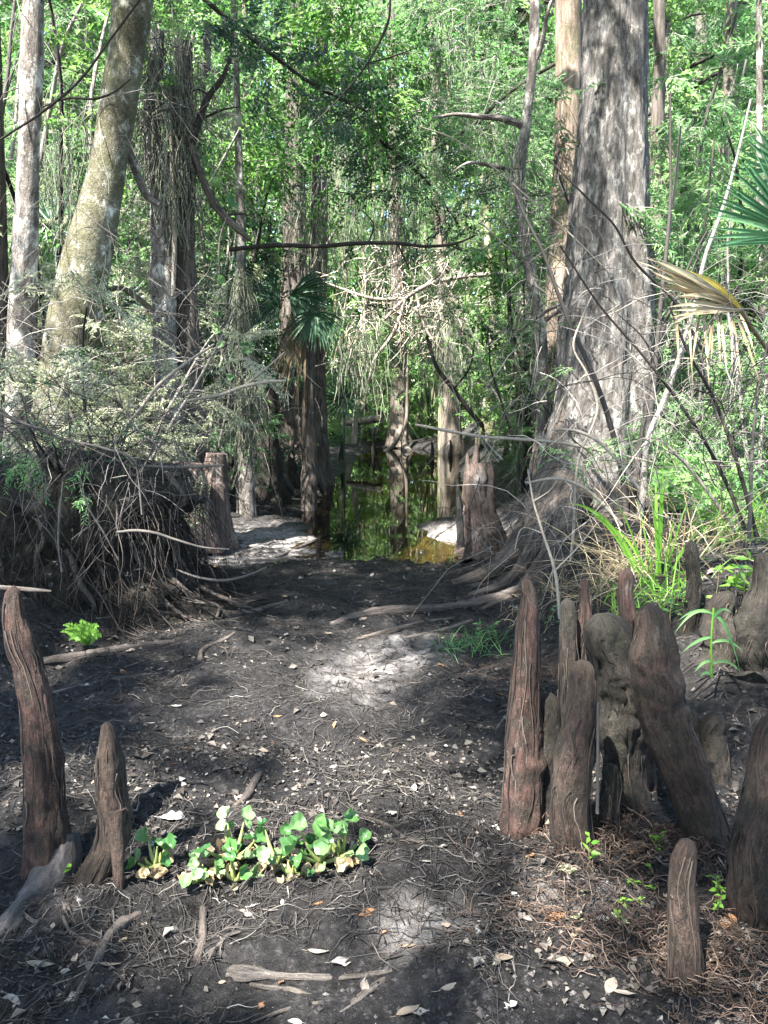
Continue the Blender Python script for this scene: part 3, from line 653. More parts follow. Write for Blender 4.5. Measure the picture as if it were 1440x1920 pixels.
kl1 = knee('tall reddish knee with a bent neck, left one of the two at the left edge',
    [(24, 1098, 26), (25, 1140, 44), (34, 1180, 54), (46, 1215, 66), (56, 1250, 56), (63, 1300, 60), (70, 1370, 68), (78, 1440, 76), (84, 1500, 82), (92, 1570, 92), (98, 1640, 112), (98, 1700, 150)], 2.4, 'knee_red', 3, lump=.09,
    extra=[('root', [(118, 1560, 60, 2.44), (108, 1620, 84, 2.4), (75, 1690, 88, 2.3), (35, 1740, 86, 2.18), (0, 1790, 84, 2.08), (-40, 1850, 70, 2.0)], 2.3, 'knee_grey'),
           ('branch_stub', [(-20, 1100, 10), (20, 1103, 9), (60, 1106, 8), (96, 1108, 4)], 2.42, 'driftwood')])
kl2 = knee('short greyish knee with a hollow foot, right one of the two at the left edge',
    [(198, 1352, 18), (203, 1385, 36), (208, 1430, 56), (211, 1480, 60), (210, 1530, 60), (200, 1580, 64), (180, 1630, 66), (160, 1680, 80), (150, 1720, 120)], 2.33, 'knee', 8, lump=.1,
    extra=[('root', [(214, 1520, 40, 2.3), (220, 1590, 26, 2.27), (222, 1650, 18, 2.24), (224, 1712, 14, 2.22)], 2.3, 'knee'),
           ('root', [(150, 1690, 40, 2.3), (185, 1712, 22, 2.24), (225, 1728, 14, 2.2), (255, 1735, 8, 2.18)], 2.3, 'knee'),
           ('root', [(140, 1680, 60, 2.32), (120, 1710, 40, 2.25), (105, 1745, 22, 2.2)], 2.3, 'knee')])
knee('reddish slender knee at the left end of the right-hand cluster',
    [(984, 1082, 18), (990, 1125, 34), (990, 1180, 46), (993, 1240, 52), (990, 1310, 64), (982, 1390, 78), (974, 1470, 84), (964, 1550, 92), (948, 1610, 100), (942, 1640, 124)], 2.66, 'knee_red', 14, lump=.1, flute=(4, .14),
    extra=[('side_lobe', [(1030, 1296, 40), (1026, 1350, 52), (1018, 1430, 66), (1012, 1520, 78), (1010, 1620, 96)], 2.72, 'knee_dark')])
knee('smooth round-topped brown knee at the front of the right-hand cluster',
    [(1090, 1238, 50), (1089, 1275, 52), (1085, 1330, 64), (1080, 1400, 72), (1077, 1470, 78), (1074, 1540, 82), (1072, 1595, 92), (1070, 1620, 110)], 2.5, 'knee', 19, lump=.045, ridge=.03, flute=(4, .04))
knee('broad dark lumpy knee in the middle of the right-hand cluster',
    [(1135, 1150, 76), (1140, 1200, 108), (1150, 1260, 128), (1156, 1330, 112), (1168, 1400, 84), (1182, 1460, 78), (1188, 1520, 84), (1190, 1560, 100)], 2.78, 'knee_dark', 24, lump=.2, ridge=.14)
knee('thin knee with a rust red tip rising behind the right-hand cluster',
    [(1175, 1066, 28), (1176, 1100, 32), (1178, 1150, 34), (1186, 1220, 42), (1196, 1300, 56), (1200, 1420, 70), (1200, 1560, 90)], 2.86, 'knee_red', 28, lump=.12)
knee('long bark-covered slab-like knee slanting down to the right in the cluster',
    [(1208, 1130, 56), (1216, 1175, 74), (1228, 1230, 90), (1244, 1300, 98), (1262, 1370, 100), (1282, 1450, 100), (1306, 1530, 96), (1334, 1610, 92), (1362, 1690, 88), (1390, 1770, 96)], 2.5, 'knee', 33, lump=.12, ridge=.1)
knee('tiny knobbly knee between the round-topped knee and the slab', [(1143, 1432, 30), (1144, 1460, 38), (1143, 1510, 44), (1142, 1575, 56)], 2.62, 'knee_dark', 37, 24, 30)
knee('stubby dark knee behind the slab, right of its neighbour', [(1346, 1338, 46), (1344, 1370, 56), (1338, 1420, 54), (1332, 1480, 66), (1330, 1540, 90)], 2.95, 'knee_dark', 40, 30, 40, .2)
knee('stubby dark knee behind the slab, the more slender left one', [(1296, 1330, 24), (1300, 1370, 30), (1308, 1420, 36), (1314, 1490, 50)], 3.0, 'knee_dark', 42, 24, 30, .18)
knee('single grey-tipped knee at the bottom right, cut by the photo edge',
    [(1285, 1572, 36), (1286, 1610, 46), (1287, 1660, 54), (1284, 1720, 60), (1280, 1790, 66), (1274, 1860, 74), (1266, 1930, 84), (1258, 2010, 110)], 1.86, 'knee', 46, 48, 80, .06, .05, (5, .05))
knee('thick brown knee cut off by the right edge of the photo',
    [(1462, 1340, 70), (1452, 1400, 92), (1444, 1480, 108), (1434, 1560, 116), (1425, 1650, 118), (1418, 1740, 122), (1412, 1830, 140)], 2.15, 'knee', 50, 48, 70, .06, .06, (5, .06),
    extra=[('root', [(1346, 1782, 12, 2.05), (1365, 1806, 17, 2.0), (1400, 1826, 20, 1.97), (1450, 1838, 20, 1.95), (1500, 1842, 20, 1.95)], 2, 'knee_grey')])
knee('dark upright knee standing in the weeds behind the cluster', [(1297, 1012, 22), (1298, 1040, 26), (1298, 1090, 27), (1296, 1150, 32), (1296, 1200, 40)], 3.9, 'knee_dark', 54, 24, 30, .14)
knee('wide dark knee in shade at the right edge behind the weeds', [(1428, 1035, 28), (1428, 1080, 44), (1424, 1140, 56), (1416, 1210, 76), (1410, 1290, 110)], 3.5, 'knee_dark', 57, 30, 40, .2, .12)
knee('small rusty knee left of the red-tipped knee', [(1097, 1082, 18), (1097, 1110, 20), (1094, 1150, 26), (1090, 1220, 36)], 3.1, 'knee_red', 60, 20, 30, .12)
knee('small dark knee flecked with white fungus, behind the cluster', [(1064, 1120, 24), (1064, 1150, 30), (1066, 1190, 34), (1068, 1250, 44)], 3.05, 'knee_dark', 62, 24, 30, .2)
knee('low dark knee on the bank far right beside the weeds', [(1370, 1110, 40), (1362, 1150, 60), (1352, 1210, 84), (1345, 1280, 110)], 3.7, 'knee_dark', 65, 30, 36, .22, .14)
knee('stubby knee poking up at the far side of the tangled mud, left bank', [(599, 1003, 6), (599, 1015, 8), (598, 1030, 9)], 7.6, 'knee_dark', 67, 10, 12, name='cypress_knee')
far_knees = [(770, 790, 8, 19), (810, 785, 7, 20), (845, 776, 8, 21), (868, 770, 7, 20), (905, 782, 9, 18), (930, 776, 8, 18), (960, 786, 9, 17), (640, 800, 8, 19), (700, 792, 7, 22), (985, 800, 10, 15), (950, 805, 9, 14), (610, 812, 8, 16)]
fk0 = None
for i, (a, b, w_, d) in enumerate(far_knees):
    z0 = float(gz(W(a, b, d)[0], d)); bp = 740+1500*(CAM_H-z0)/d; H_ = rng.uniform(.3, .75)
    x = W(a, b, d)[0]; h = H_
    g = Geo(); tube(g, [[x, d, z0+h, .02], [x+.02, d, z0+h*.7, .04], [x, d, z0+h*.3, .055], [x, d, z0-.1, .09]], 16, 10, .15, 6, seed=i, round_tip=True)
    tag(g.build('cypress_knee', M['knee_dark'], loc=(x, d, z0)), 'thin dark knee among many at the far end of the swamp', 'cypress knee', 'distant knees at the far end of the swamp')

# ------------------------------------------------------------------ foliage: crowns, forest, shrubs
def clumpy(n, nc, fx, sig):
    """n points in nc clumps; fx(k) gives k clump centres"""
    c = fx(nc); ix = rng.integers(0, nc, n); return c[ix]+rng.normal(size=(n, 3))*sig
def in_view(pxr, pyr, dr):
    def f(k):
        return np.array([W(rng.uniform(*pxr), rng.uniform(*pyr), rng.uniform(*dr)) for _ in range(k)])
    return f
def crown(parent, pts, kind, scale, tint, name='crown', mat=None, tvar=.15, gaps=True):
    g = Geo(); sprays(g, pts, kind, scale, tint, tvar=tvar, gaps=gaps)
    return g.build(name, [M[mat or LEAFM[kind]], M['twig']], parent)
def view_crown(parent, pxr, pyr, dr, n, nc, sig, kind, scale, tint, mat=None, name='crown', tvar=.15):
    return crown(parent, clumpy(n, nc, in_view(pxr, pyr, dr), sig), kind, scale, tint, name, mat, tvar)

# overhead canopy: unseen crown leaves shaped for shade and sun gaps, split among nearby trunks
pts = np.stack([rng.uniform(-15, 8, 11500), rng.uniform(-12, 5.6, 11500), rng.uniform(7.8, 12, 11500)], 1)
dn = fbm(P3(pts[:, 0]*.5, pts[:, 1]*.5), 91, 3); pts = pts[dn > np.where(pts[:, 1] < 2.5, -.42, -.25)]
pts[:, 2] = np.maximum(pts[:, 2], 2.3+.5*np.maximum(pts[:, 1], 0))
xy = np.array([c[1] for c in CANOPY_TREES]); own = np.argmin(((pts[:, None, :2]-xy[None])**2).sum(-1), 1)
for i, (t, c, kind) in enumerate(CANOPY_TREES):
    if (own == i).sum(): crown(t, pts[own == i], 'broad' if kind == 'broad' else 'dark', 1.3, .5, mat='leaf_green')
for i, (t, c, kind) in enumerate(CANOPY_TREES):                 # limbs that carry it
    for k in range(3):
        a = rng.uniform(0, 6.28); g = Geo(); z = rng.uniform(7.5, 9.5)
        limb(g, np.array([c[0], c[1], z]), (math.cos(a), math.sin(a), .35), 3.5, .09); g.build('limb', M['bark_brown'], t)

# boughs seen at the top of the picture
view_crown(fus, (350, 720), (-60, 300), (9.5, 12.5), 260, 26, .35, 'dark', 1.15, .6, 'leaf_green', 'leafy_bough')
view_crown(warm, (700, 1030), (-60, 330), (10.5, 14), 300, 34, .42, 'fine', 1.3, .5, None, 'leafy_bough')
view_crown(lean, (60, 330), (-60, 200), (8, 10), 70, 9, .3, 'broad', .9, .8, None, 'leafy_bough')
def hang_branch(label, rows, d, n, kind, scale, tint, twigm='twig_dark', sig=.12, nm='leafy_branch'):
    p = line(rows, d); t = thing(nm, label, 'branch', p[0, :3]); g = Geo(); tube(g, p, 30, 7, .1, 8); g.build('stem', M[twigm], t)
    c = cat(p, 60)[:, :3]
    crown(t, c[rng.integers(8, 60, n)]+rng.normal(size=(n, 3))*sig, kind, scale, tint, 'leaves')
    return t
hang_branch('bough of small dark leaves sagging across the top centre', [(360, -20, 10), (470, 70, 8), (590, 160, 6), (690, 210, 4)], 8.5, 46, 'dark', .8, .7, sig=.2)
hang_branch('leafy bough reaching left below the top edge beside the tan trunk', [(1040, 120, 8), (960, 170, 6), (880, 240, 5), (800, 290, 3)], 9.5, 40, 'fine', .9, .6, sig=.22)
hang_branch('leafy bough drooping above the pool, over the bare horizontal branch', [(640, 200, 6), (720, 270, 6), (800, 340, 5), (860, 420, 3)], 10.5, 40, 'dark', .8, .45, sig=.25)

# ---- prototypes of far trees, copied into the distance
def make_far_tree(kind, h, rr, zc0, n, spread, scale, tint, bark, mat=None, label='', seed=0):
    t = thing('swamp_tree', label, 'tree', (0, 0, 0), 'slim trees in the far swamp')
    bx = np.array([[rng.normal(0, .16), rng.normal(0, .16), z] for z in np.linspace(h, -.2, 7)]); bx[-1, :2] = 0
    rads = np.interp(np.linspace(h, -.2, 7), [-.2, .5, 1.5, h], [rr*2.1, rr*1.35, rr, rr*.45])
    g = Geo(); tube(g, np.c_[bx, rads], 40, 12, .12, 2, (5, .15), .08, 6, seed); g.build('trunk', M[bark], t)
    pp = []
    g = Geo()
    for k in range(10):
        z = rng.uniform(zc0, h); a = rng.uniform(0, 6.28); L = spread*rng.uniform(.6, 1.1)
        P = limb(g, np.array([*[np.interp(z, bx[::-1, 2], bx[::-1, c]) for c in (0, 1)], z]), (math.cos(a), math.sin(a), rng.uniform(-.1, .5)), L, rr*.3, 7, .25, .5, 5)
        ix = rng.integers(1, 7, n//10); pp.append(P[ix]+rng.normal(size=(n//10, 3))*[.35, .35, .4])
    g.build('limbs', M['twig_dark'], t)['kind'] = 'stuff'
    crown(t, np.concatenate(pp), kind, scale, tint, mat=mat, gaps=False)
    return t
def copy_tree(o, loc, rz, s=1.0, label=None, group=None):
    c = o.copy(); COL.objects.link(c); c.location = tuple(loc); c.rotation_euler = (0, 0, rz); c.scale = (s, s, s)
    if label: c['label'] = label
    if group: c['group'] = group
    for ch in list(o.children):
        k = ch.copy(); COL.objects.link(k); k.parent = c
        for g2 in list(ch.children):
            q_ = g2.copy(); COL.objects.link(q_); q_.parent = k
    return c
FARLAB = 'slim swamp tree with pale trunk and leafy crown in the far background'
BARE = make_far_tree('fine', 14, .085, 6, 60, 1.3, 1.3, .8, 'bark_glade', None, 'slim bare-stemmed pale tree in the woods beyond the pool', 6)
BARE['group'] = 'bare stemmed trees beyond the pool'
protos = [make_far_tree('broad', 13, .16, 3.2, 130, 2.4, 1.9, .55, 'bark_far', 'leaf_far', FARLAB, 1),
          make_far_tree('fine', 14, .2, 2.6, 130, 2.6, 2.0, .5, 'bark_far', None, FARLAB, 2),
          make_far_tree('broad', 12, .12, 2.2, 120, 2.0, 1.7, .7, 'bark_far', 'leaf_far', FARLAB, 3),
          make_far_tree('dark', 14, .18, 4.0, 130, 2.4, 1.9, .75, 'bark_brown', 'leaf_green', FARLAB, 4),
          make_far_tree('lance', 13, .1, 1.8, 120, 2.2, 1.8, .55, 'bark_far', None, FARLAB, 5)]
spots = [(655, 24), (690, 30), (722, 33), (796, 31), (835, 22), (880, 26), (912, 20), (944, 21), (975, 17), (870, 34), (768, 38), (700, 40), (640, 36), (850, 42), (930, 30), (995, 26), (610, 28), (580, 20), (520, 24), (470, 18), (430, 22),
         (400, 15), (350, 19), (300, 14), (250, 20), (200, 15), (150, 19), (90, 14), (40, 20), (0, 16), (-60, 22), (1020, 16), (1060, 22), (1110, 18), (1180, 24), (1230, 17), (1280, 21), (1330, 15), (1380, 19), (1430, 16), (1490, 21), (1260, 29), (1400, 28), (100, 28), (380, 30), (240, 33), (560, 34), (1150, 33)]
spots += [(a_, d_) for a_, d_ in [(630, 29), (682, 26), (712, 28), (785, 27), (822, 28), (858, 31), (902, 24), (935, 30)]]
used = set()
for (a, d) in spots:
    k = int(rng.integers(0, 5)); x = W(a, 780, d)[0]; z = float(gz(np.array(x), np.array(float(d))))
    if 380 < a < 960 and d > 16.5:
        if 'b' not in used: used.add('b'); BARE.location = (x, d, z)
        else: copy_tree(BARE, (x, d, z), rng.uniform(0, 6.28), rng.uniform(.8, 1.2))
        continue
    if k not in used: o = protos[k]; used.add(k); o.location = (x, d, z); o.rotation_euler.z = rng.uniform(0, 6.28)
    else: copy_tree(protos[k], (x, d, z), rng.uniform(0, 6.28), rng.uniform(.8, 1.15))
for k in range(5):
    if k not in used: x = rng.uniform(-6, 6); protos[k].location = (x, 30, float(gz(np.array(x), np.array(30.))))

# trees at the end of the pool that can be told apart
pool_tree, _ = trunk_thing('pool_cypress', 'brown cypress with a leaning prop root standing at the head of the pool', 'tree',
    [(742, 420, 24), (744, 520, 26), (746, 620, 29), (748, 700, 32), (748, 770, 36), (747, 822, 44)], 24.5, 'bark_far', 50, 24, top=15, ridge=.1, flute=(5, .1), seed=81)
roots(pool_tree, [[(764, 690, 5, 24), (762, 760, 7, 23.8), (758, 800, 10, 23.5), (764, 826, 15, 23), (782, 838, 6, 22.5)], [(752, 800, 14, 24), (735, 822, 11, 23.4), (712, 834, 5, 23)]], 24, 'bark_far', 'prop_root', 8, seed=83)
hang2, _ = trunk_thing('mossy_cypress', 'grey trunk hung with moss right of the prop-rooted cypress', 'tree',
    [(826, 420, 22), (830, 520, 24), (832, 620, 26), (838, 700, 30), (846, 795, 38)], 22, 'bark_far', 40, 20, top=14, seed=85)
moss(hang2, [(820, 540, 19.8), (835, 580, 19.8), (810, 620, 19.8), (850, 600, 19.8), (842, 660, 19.8), (860, 640, 19.6), (800, 560, 19.6)], 26, (.5, 1.7), wd=.012, spread=.2)
# far wall of forest: one mass of leaves
n = 150000
fy = rng.uniform(33, 58, n); fx = rng.uniform(-1, 1, n)*fy*.72; fz = rng.uniform(0, 1, n)**.9*(4+.55*fy)
m_ = fbm(P3(fx*.25, fz*.3, fy*.1), 97, 4)+.35*fbm(P3(fx*.9, fz*.9, fy*.2), 98, 2) > -.2
pf = np.stack([fx, fy, fz], 1)[m_]; nn = len(pf)
g = Geo(); v, f = leaf_quads(pf, rng.normal(size=(nn, 3))+[0, 0, -.4], rng.normal(size=(nn, 3))+[0, -.4, .8], rng.uniform(.35, .7, nn), rng.uniform(.2, .42, nn))
g.add(v, f, np.repeat(np.clip(.55+.5*fbm(pf*.3, 99, 3)+rng.normal(0, .12, nn), 0, 1), 4))
tag(g.build('far_forest', M['leaf_far'], loc=(0, 45, 0)), 'far mass of forest leaves closing the view behind the trees', 'forest', kind='stuff')

SHRUBS = []
for lab, px_, d_, h_ in [('rounded bright bush just left of the prop-rooted cypress, beyond the pool', 700, 25, 4.6), ('rounded bright bush just right of the prop-rooted cypress, beyond the pool', 800, 26, 5), ('tall bright bush behind the moss-hung grey trunk, beyond the pool', 865, 25, 5.5), ('bright bush right of the glade, left of the lichen sapling', 930, 22, 4.8)]:
    SHRUBS.append((lab, px_, d_, h_))
n = 7000; fy = rng.uniform(25, 40, n); fx = rng.uniform(-.12, .22, n)*fy; fz = gz(fx, fy)+rng.uniform(0, 1, n)**2*(.5+.9*np.clip(fbm(P3(fx*.6, fy*.4), 55, 2)+.4, 0, 1))
g = Geo(); sprays(g, np.stack([fx, fy, fz], 1)[::4], 'broad', .9, .85, gaps=False)
tag(g.build('far_undergrowth', [M['leaf_far'], M['twig']], loc=(1, 30, 0)), 'low bright green ground cover under the trees beyond the pool', 'ground cover', kind='stuff')
# ---- shrubs and saplings of the banks
def shrub(label, base, h, spread, kind, n, scale, tint, stems=6, mat=None, cat_='shrub', nm='shrub', group=None, sig=.16, up=1.0):
    t = thing(nm, label, cat_, base, group); g = Geo(); pp = []
    for k in range(stems):
        a = rng.uniform(0, 6.28); q_ = rng.uniform(.1, .55)*spread/h
        P = limb(g, np.asarray(base)+[.05*math.cos(a), .05*math.sin(a), -.05], (math.cos(a)*q_, math.sin(a)*q_, up), h*rng.uniform(.75, 1.1), .012+.006*h, 10, .16, .25, 5, tint=rng.random())
        ix = rng.integers(2, 10, n//stems); pp.append(P[ix]+rng.normal(size=(n//stems, 3))*sig*[1.3, 1.3, 1])
    g.build('stems', M['twig'], t)
    crown(t, np.concatenate(pp), kind, scale, tint, 'foliage', mat)
    return t
def onb(px, d):                      # ground under that column of the photo
    x = W(px, 800, d)[0]; return np.array([x, d, float(gz(np.array(x), np.array(float(d))))])
for lab, px_, d_, h_ in SHRUBS: shrub(lab, onb(px_, d_), h_, 2.2, 'broad', 130, 1.2, .85, 7, sig=.42, mat='leaf_far', nm='bright_bush')
shrub('leafy bright bush low behind the fern on the right bank', onb(1320, 7.4), 2.0, 1.5, 'lance', 120, .65, .7, 7, sig=.2, nm='leafy_bush')
shrub('leafy bush at the right edge below the green palm leaf', onb(1425, 6.8), 2.3, 1.4, 'lance', 120, .65, .6, 7, sig=.2, nm='leafy_bush')
shrub('small-leaved green bush against the right foot of the big cypress', onb(1245, 7.2), 1.3, .9, 'fine', 70, .55, .7, 6, sig=.15, nm='leafy_bush')
shrub('straggly green twigs sprouting from the top of the root mound', np.array([-2.2, 5.35, .95]), .7, 1.4, 'lance', 30, .42, .5, 8, sig=.12, nm='leafy_twigs')
shrub('bright feathery shrub filling the right side beyond the big cypress', onb(1330, 9.6), 4.6, 3.4, 'lance', 230, 1.0, .62, 9, sig=.3, nm='feathery_shrub')
shrub('bright feathery shrub touching the right flank of the big cypress', onb(1215, 8.4), 3.6, 1.8, 'lance', 120, .8, .6, 6, sig=.24, nm='feathery_shrub')
shrub('tall feathery shrub at the right edge behind the green palm leaf', onb(1440, 10.5), 5.6, 3.0, 'lance', 190, 1.0, .7, 8, sig=.32, nm='feathery_shrub')
shrub('deep green leafy shrub far right behind the feathery ones', onb(1290, 12.5), 7, 3.2, 'fine', 200, 1.2, .5, 8, sig=.4)
shrub('sapling with sparse fresh leaves in front of the big cypress trunk', onb(1195, 6.2), 2.9, .9, 'lance', 34, .55, .65, 4, sig=.14, nm='leafy_sapling')
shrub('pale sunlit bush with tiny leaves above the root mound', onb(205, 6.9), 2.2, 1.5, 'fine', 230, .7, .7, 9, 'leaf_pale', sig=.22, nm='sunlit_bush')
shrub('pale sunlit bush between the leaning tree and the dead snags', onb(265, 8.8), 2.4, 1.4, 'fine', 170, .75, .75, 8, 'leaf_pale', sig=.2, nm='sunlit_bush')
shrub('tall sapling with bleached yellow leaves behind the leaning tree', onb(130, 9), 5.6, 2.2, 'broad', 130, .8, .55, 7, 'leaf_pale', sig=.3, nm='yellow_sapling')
shrub('green sapling in the top left corner behind the streaked trunk', onb(20, 10), 6.4, 2.6, 'fine', 150, 1.0, .6, 7, sig=.34, nm='leafy_sapling')
shrub('dark bushy shrub between the dead snags and the fluted cypress', onb(430, 12), 4.6, 2.2, 'dark', 150, 1.0, .35, 8, sig=.3)
shrub('mid green shrub at the foot of the moss draped trunk', onb(420, 10.2), 1.7, 1.2, 'lance', 50, .6, .35, 6, sig=.16)
shrub('green shrub hanging over the right shore of the pool', onb(990, 12.5), 3.4, 1.2, 'fine', 90, .9, .5, 7, sig=.26)
shrub('bright green bush behind the broken stump across the pool', onb(955, 17), 3.4, 1.6, 'broad', 110, 1.0, .75, 7, sig=.26)
shrub('dense green shrub between the lichen sapling and the pool', onb(985, 10), 2.6, 1.2, 'fine', 90, .75, .4, 6, sig=.2)
shrub('yellow green bush glowing beyond the left shore of the pool', onb(600, 25), 4.4, 1.6, 'broad', 120, 1.3, .9, 7, sig=.4, mat='leaf_far')
shrub('yellow green bush glowing straight beyond the head of the pool', onb(705, 31), 4.6, 3, 'broad', 150, 1.5, .9, 7, sig=.5, mat='leaf_far')
shrub('tall green shrub behind the fluted cypress on the left', onb(470, 15), 7, 2.6, 'broad', 190, 1.3, .6, 8, sig=.4)
shrub('tall broad-leaved shrub right of the fluted cypress, beyond the pool', onb(740, 32), 11, 4.2, 'broad', 170, 1.4, .55, 8, sig=.5)
shrub('tall shrub with fine leaves left of the tan trunk, beyond the pool', onb(900, 31), 11, 4.2, 'fine', 170, 1.4, .6, 8, sig=.5)
shrub('tall green shrub behind the dead snags on the left', onb(340, 12.5), 6.5, 2.4, 'fine', 170, 1.1, .65, 8, sig=.36)
for i, (a, d, h) in enumerate([(80, 13, 4), (210, 12, 3.4), (540, 18, 5), (1050, 13, 4), (1120, 12, 4), (1370, 14, 5), (-20, 9.5, 3), (1010, 19, 5), (840, 33, 4), (780, 35, 4.5), (955, 26, 4.5), (610, 27, 5), (890, 34, 4), (735, 36, 3.5), (670, 35, 4), (925, 30, 4)]):
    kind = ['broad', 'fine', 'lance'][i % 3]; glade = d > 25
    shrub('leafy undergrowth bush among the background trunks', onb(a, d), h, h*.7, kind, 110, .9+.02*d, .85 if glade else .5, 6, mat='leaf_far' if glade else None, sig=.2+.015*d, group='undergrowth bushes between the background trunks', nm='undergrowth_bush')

# ------------------------------------------------------------------ ferns, sedge, palm, hyacinth, seedlings
def strip(geo, pts, wd, nrm=None, fold=.2, mat=0, tint=.5, twist=0.0):
    """leaf blade along a line: three rows of verts, widest a third of the way, pointed"""
    p = np.asarray(pts, float); n = len(p); t = np.gradient(p, axis=0); t /= np.linalg.norm(t, axis=1)[:, None]+1e-9
    up = np.array([0, 0, 1.]) if nrm is None else np.asarray(nrm, float)
    s = np.cross(t, np.broadcast_to(up, t.shape)); s /= np.linalg.norm(s, axis=1)[:, None]+1e-6; u = np.cross(s, t)
    k = np.linspace(0, 1, n); ww = (wd*np.interp(k, [0, .25, .6, 1], [.55, 1, .8, .03]))[:, None]*.5
    v = np.stack([p-s*ww+u*ww*fold*2, p, p+s*ww+u*ww*fold*2], 1); i = np.arange(n-1)[:, None]*3; j = np.arange(2)[None]
    geo.add(v, np.stack([i+j, i+j+1, i+j+4, i+j+3], -1).reshape(-1, 4), tint, None, mat)
def arc(p0, p1, sag, n=9):
    p0, p1 = np.asarray(p0, float), np.asarray(p1, float); s = np.linspace(0, 1, n)[:, None]
    return p0*(1-s)+p1*s+np.array([0, 0, 1.])*sag*4*s*(1-s)
TOCAM = lambda p: (np.array([0, 0, 1.5])-p)/np.linalg.norm(np.array([0, 0, 1.5])-p)

sb = G(1235, 1080); D = sb[1]
sg = thing('sedge_clump', 'clump of broad bright green sword-shaped blades among straw on the right bank', 'sedge', sb)
for a, b, c, d_, w_, s_ in [(1235, 1075, 1243, 858, .026, .02), (1232, 1080, 1228, 878, .022, .03), (1240, 1085, 1216, 905, .014, .03), (1200, 1075, 1066, 944, .03, .10), (1190, 1072, 1098, 960, .02, .07), (1250, 1080, 1290, 940, .012, .05),
                            (1215, 1078, 1140, 985, .018, .05), (1245, 1080, 1265, 960, .014, .0), (1255, 1082, 1340, 985, .012, .08), (1210, 1080, 1150, 930, .010, .04), (1225, 1084, 1195, 930, .010, .0)]:
    g = Geo(); p0 = W(a, b, D); strip(g, arc(p0, W(c, d_, D-.15*rng.random()), s_), w_, TOCAM(p0), .25, 0, rng.uniform(.4, 1)); g.build('blade', M['blade'], sg)
def grass(label, base, n, h, spread, wd, mat, lean=(0, 0), nm='dry_grass', cat_='grass', tl=(0, 1), group=None):
    b = np.asarray(base, float); g = Geo()
    N = n; st_ = b+np.c_[rng.normal(size=(N, 2))*spread*.35, np.zeros(N)]; st_[:, 2] = gz(st_[:, 0], st_[:, 1])-.01
    dr_ = np.c_[rng.normal(size=(N, 2))*.5+np.array(lean), np.ones(N)]
    P = wander(N, st_, dr_, h*rng.uniform(.5, 1.15, N), 7, .12, 1.3)
    for i in range(N): strip(g, P[i], wd*rng.uniform(.6, 1.3), TOCAM(b), .2, 0, rng.uniform(*tl))
    return tag(g.build(nm, M[mat], loc=b), label, cat_, group)
grass('tuft of straw-coloured dead grass leaning left behind the sedge blades', G(1215, 1070), 75, .8, .4, .005, 'straw', (-.5, 0))
grass('tuft of straw-coloured dead grass right of the sedge blades', G(1310, 1040), 60, .7, .5, .005, 'straw', (.2, -.1))
grass('low yellowed grass spilling over the bank behind the red-tipped knee', G(1135, 1100), 110, .38, .34, .004, 'straw', (-.1, -.5))
grass('thin green grass at the foot of the sedge blades', G(1225, 1110), 120, .32, .4, .006, 'blade', (.1, -.4), 'green_grass')
grass('thin green grass on the bank at the right edge above the weeds', G(1400, 1015), 140, .55, .6, .007, 'blade', (0, -.2), 'green_grass')
grass('sparse grey green grass on the mud slope left of the knee cluster', G(885, 1215), 90, .2, .3, .004, 'leaf_lance', (0, 0), 'green_grass')
grass('dry straw grass hanging over the top of the root mound', np.array([-1.75, 5.2, 1.0]), 2, .3, .3, .004, 'straw')
grass('low straw under the big cypress roots', G(1030, 1120), 110, .22, .4, .004, 'straw', (0, -.3))

def pinnate(geo, P, wd, n=16, tint=.5, nrm=None):
    p = cat(P, n+1); t = np.gradient(p, axis=0); t /= np.linalg.norm(t, axis=1)[:, None]
    up = TOCAM(p[0]) if nrm is None else nrm
    s = np.cross(t, up); s /= np.linalg.norm(s, axis=1)[:, None]
    k = np.linspace(0, 1, n+1); L = wd*np.interp(k, [0, .2, .5, 1], [.2, .8, 1, .1])
    for sgn in (-1, 1):
        v, f = leaf_quads(p, s*sgn+t*.45+rng.normal(size=p.shape)*.12, np.broadcast_to(up, p.shape)+rng.normal(size=p.shape)*.2, L, wd*.28)
        geo.add(v, f, np.repeat(np.clip(tint+rng.normal(0, .12, n+1), 0, 1), 4))
    tubes(geo, p[None], rad(1, n+1, .003, .001), 3, tint)
def fern(label, base, fronds, wd, tint, mat='leaf_lance', nm='fern'):
    t = thing(nm, label, 'fern', base)
    for (tx, ty, d, sag) in fronds:
        g = Geo(); e = W(tx, ty, d); b = np.asarray(base)
        pinnate(g, arc(b, e, sag, 6), wd*rng.uniform(.8, 1.1), 22, tint); g.build('frond', M[mat], t)
fern('green fern with level fronds right of the big cypress foot', G(1255, 960), [(1205, 865, 6.2, .1), (1330, 858, 6.0, .12), (1290, 840, 6.4, .05), (1225, 895, 5.9, .06), (1350, 880, 5.9, .1), (1270, 880, 5.6, .12), (1235, 925, 5.6, .1)], .15, .8)
fern('yellowing fern standing right of the green one', G(1340, 985), [(1345, 872, 5.6, .0), (1300, 905, 5.4, .05), (1390, 880, 5.4, .08), (1370, 930, 5.2, .06), (1320, 940, 5.1, .08)], .13, .95)
fern('small fern low among the shade at the right edge', G(1420, 980), [(1400, 860, 5.6, .05), (1445, 880, 5.6, .05), (1380, 900, 5.4, .05)], .09, .5)
fern('tiny fern on the bank left of the tangled roots', G(165, 1210), [(115, 1185, 4.45, .04), (150, 1165, 4.45, .05), (185, 1175, 4.45, .05), (190, 1195, 4.35, .04), (130, 1200, 4.35, .04), (165, 1170, 4.6, .05), (140, 1178, 4.5, .05), (120, 1172, 4.5, .04), (178, 1188, 4.4, .04)], .042, .85, 'blade', 'herb')

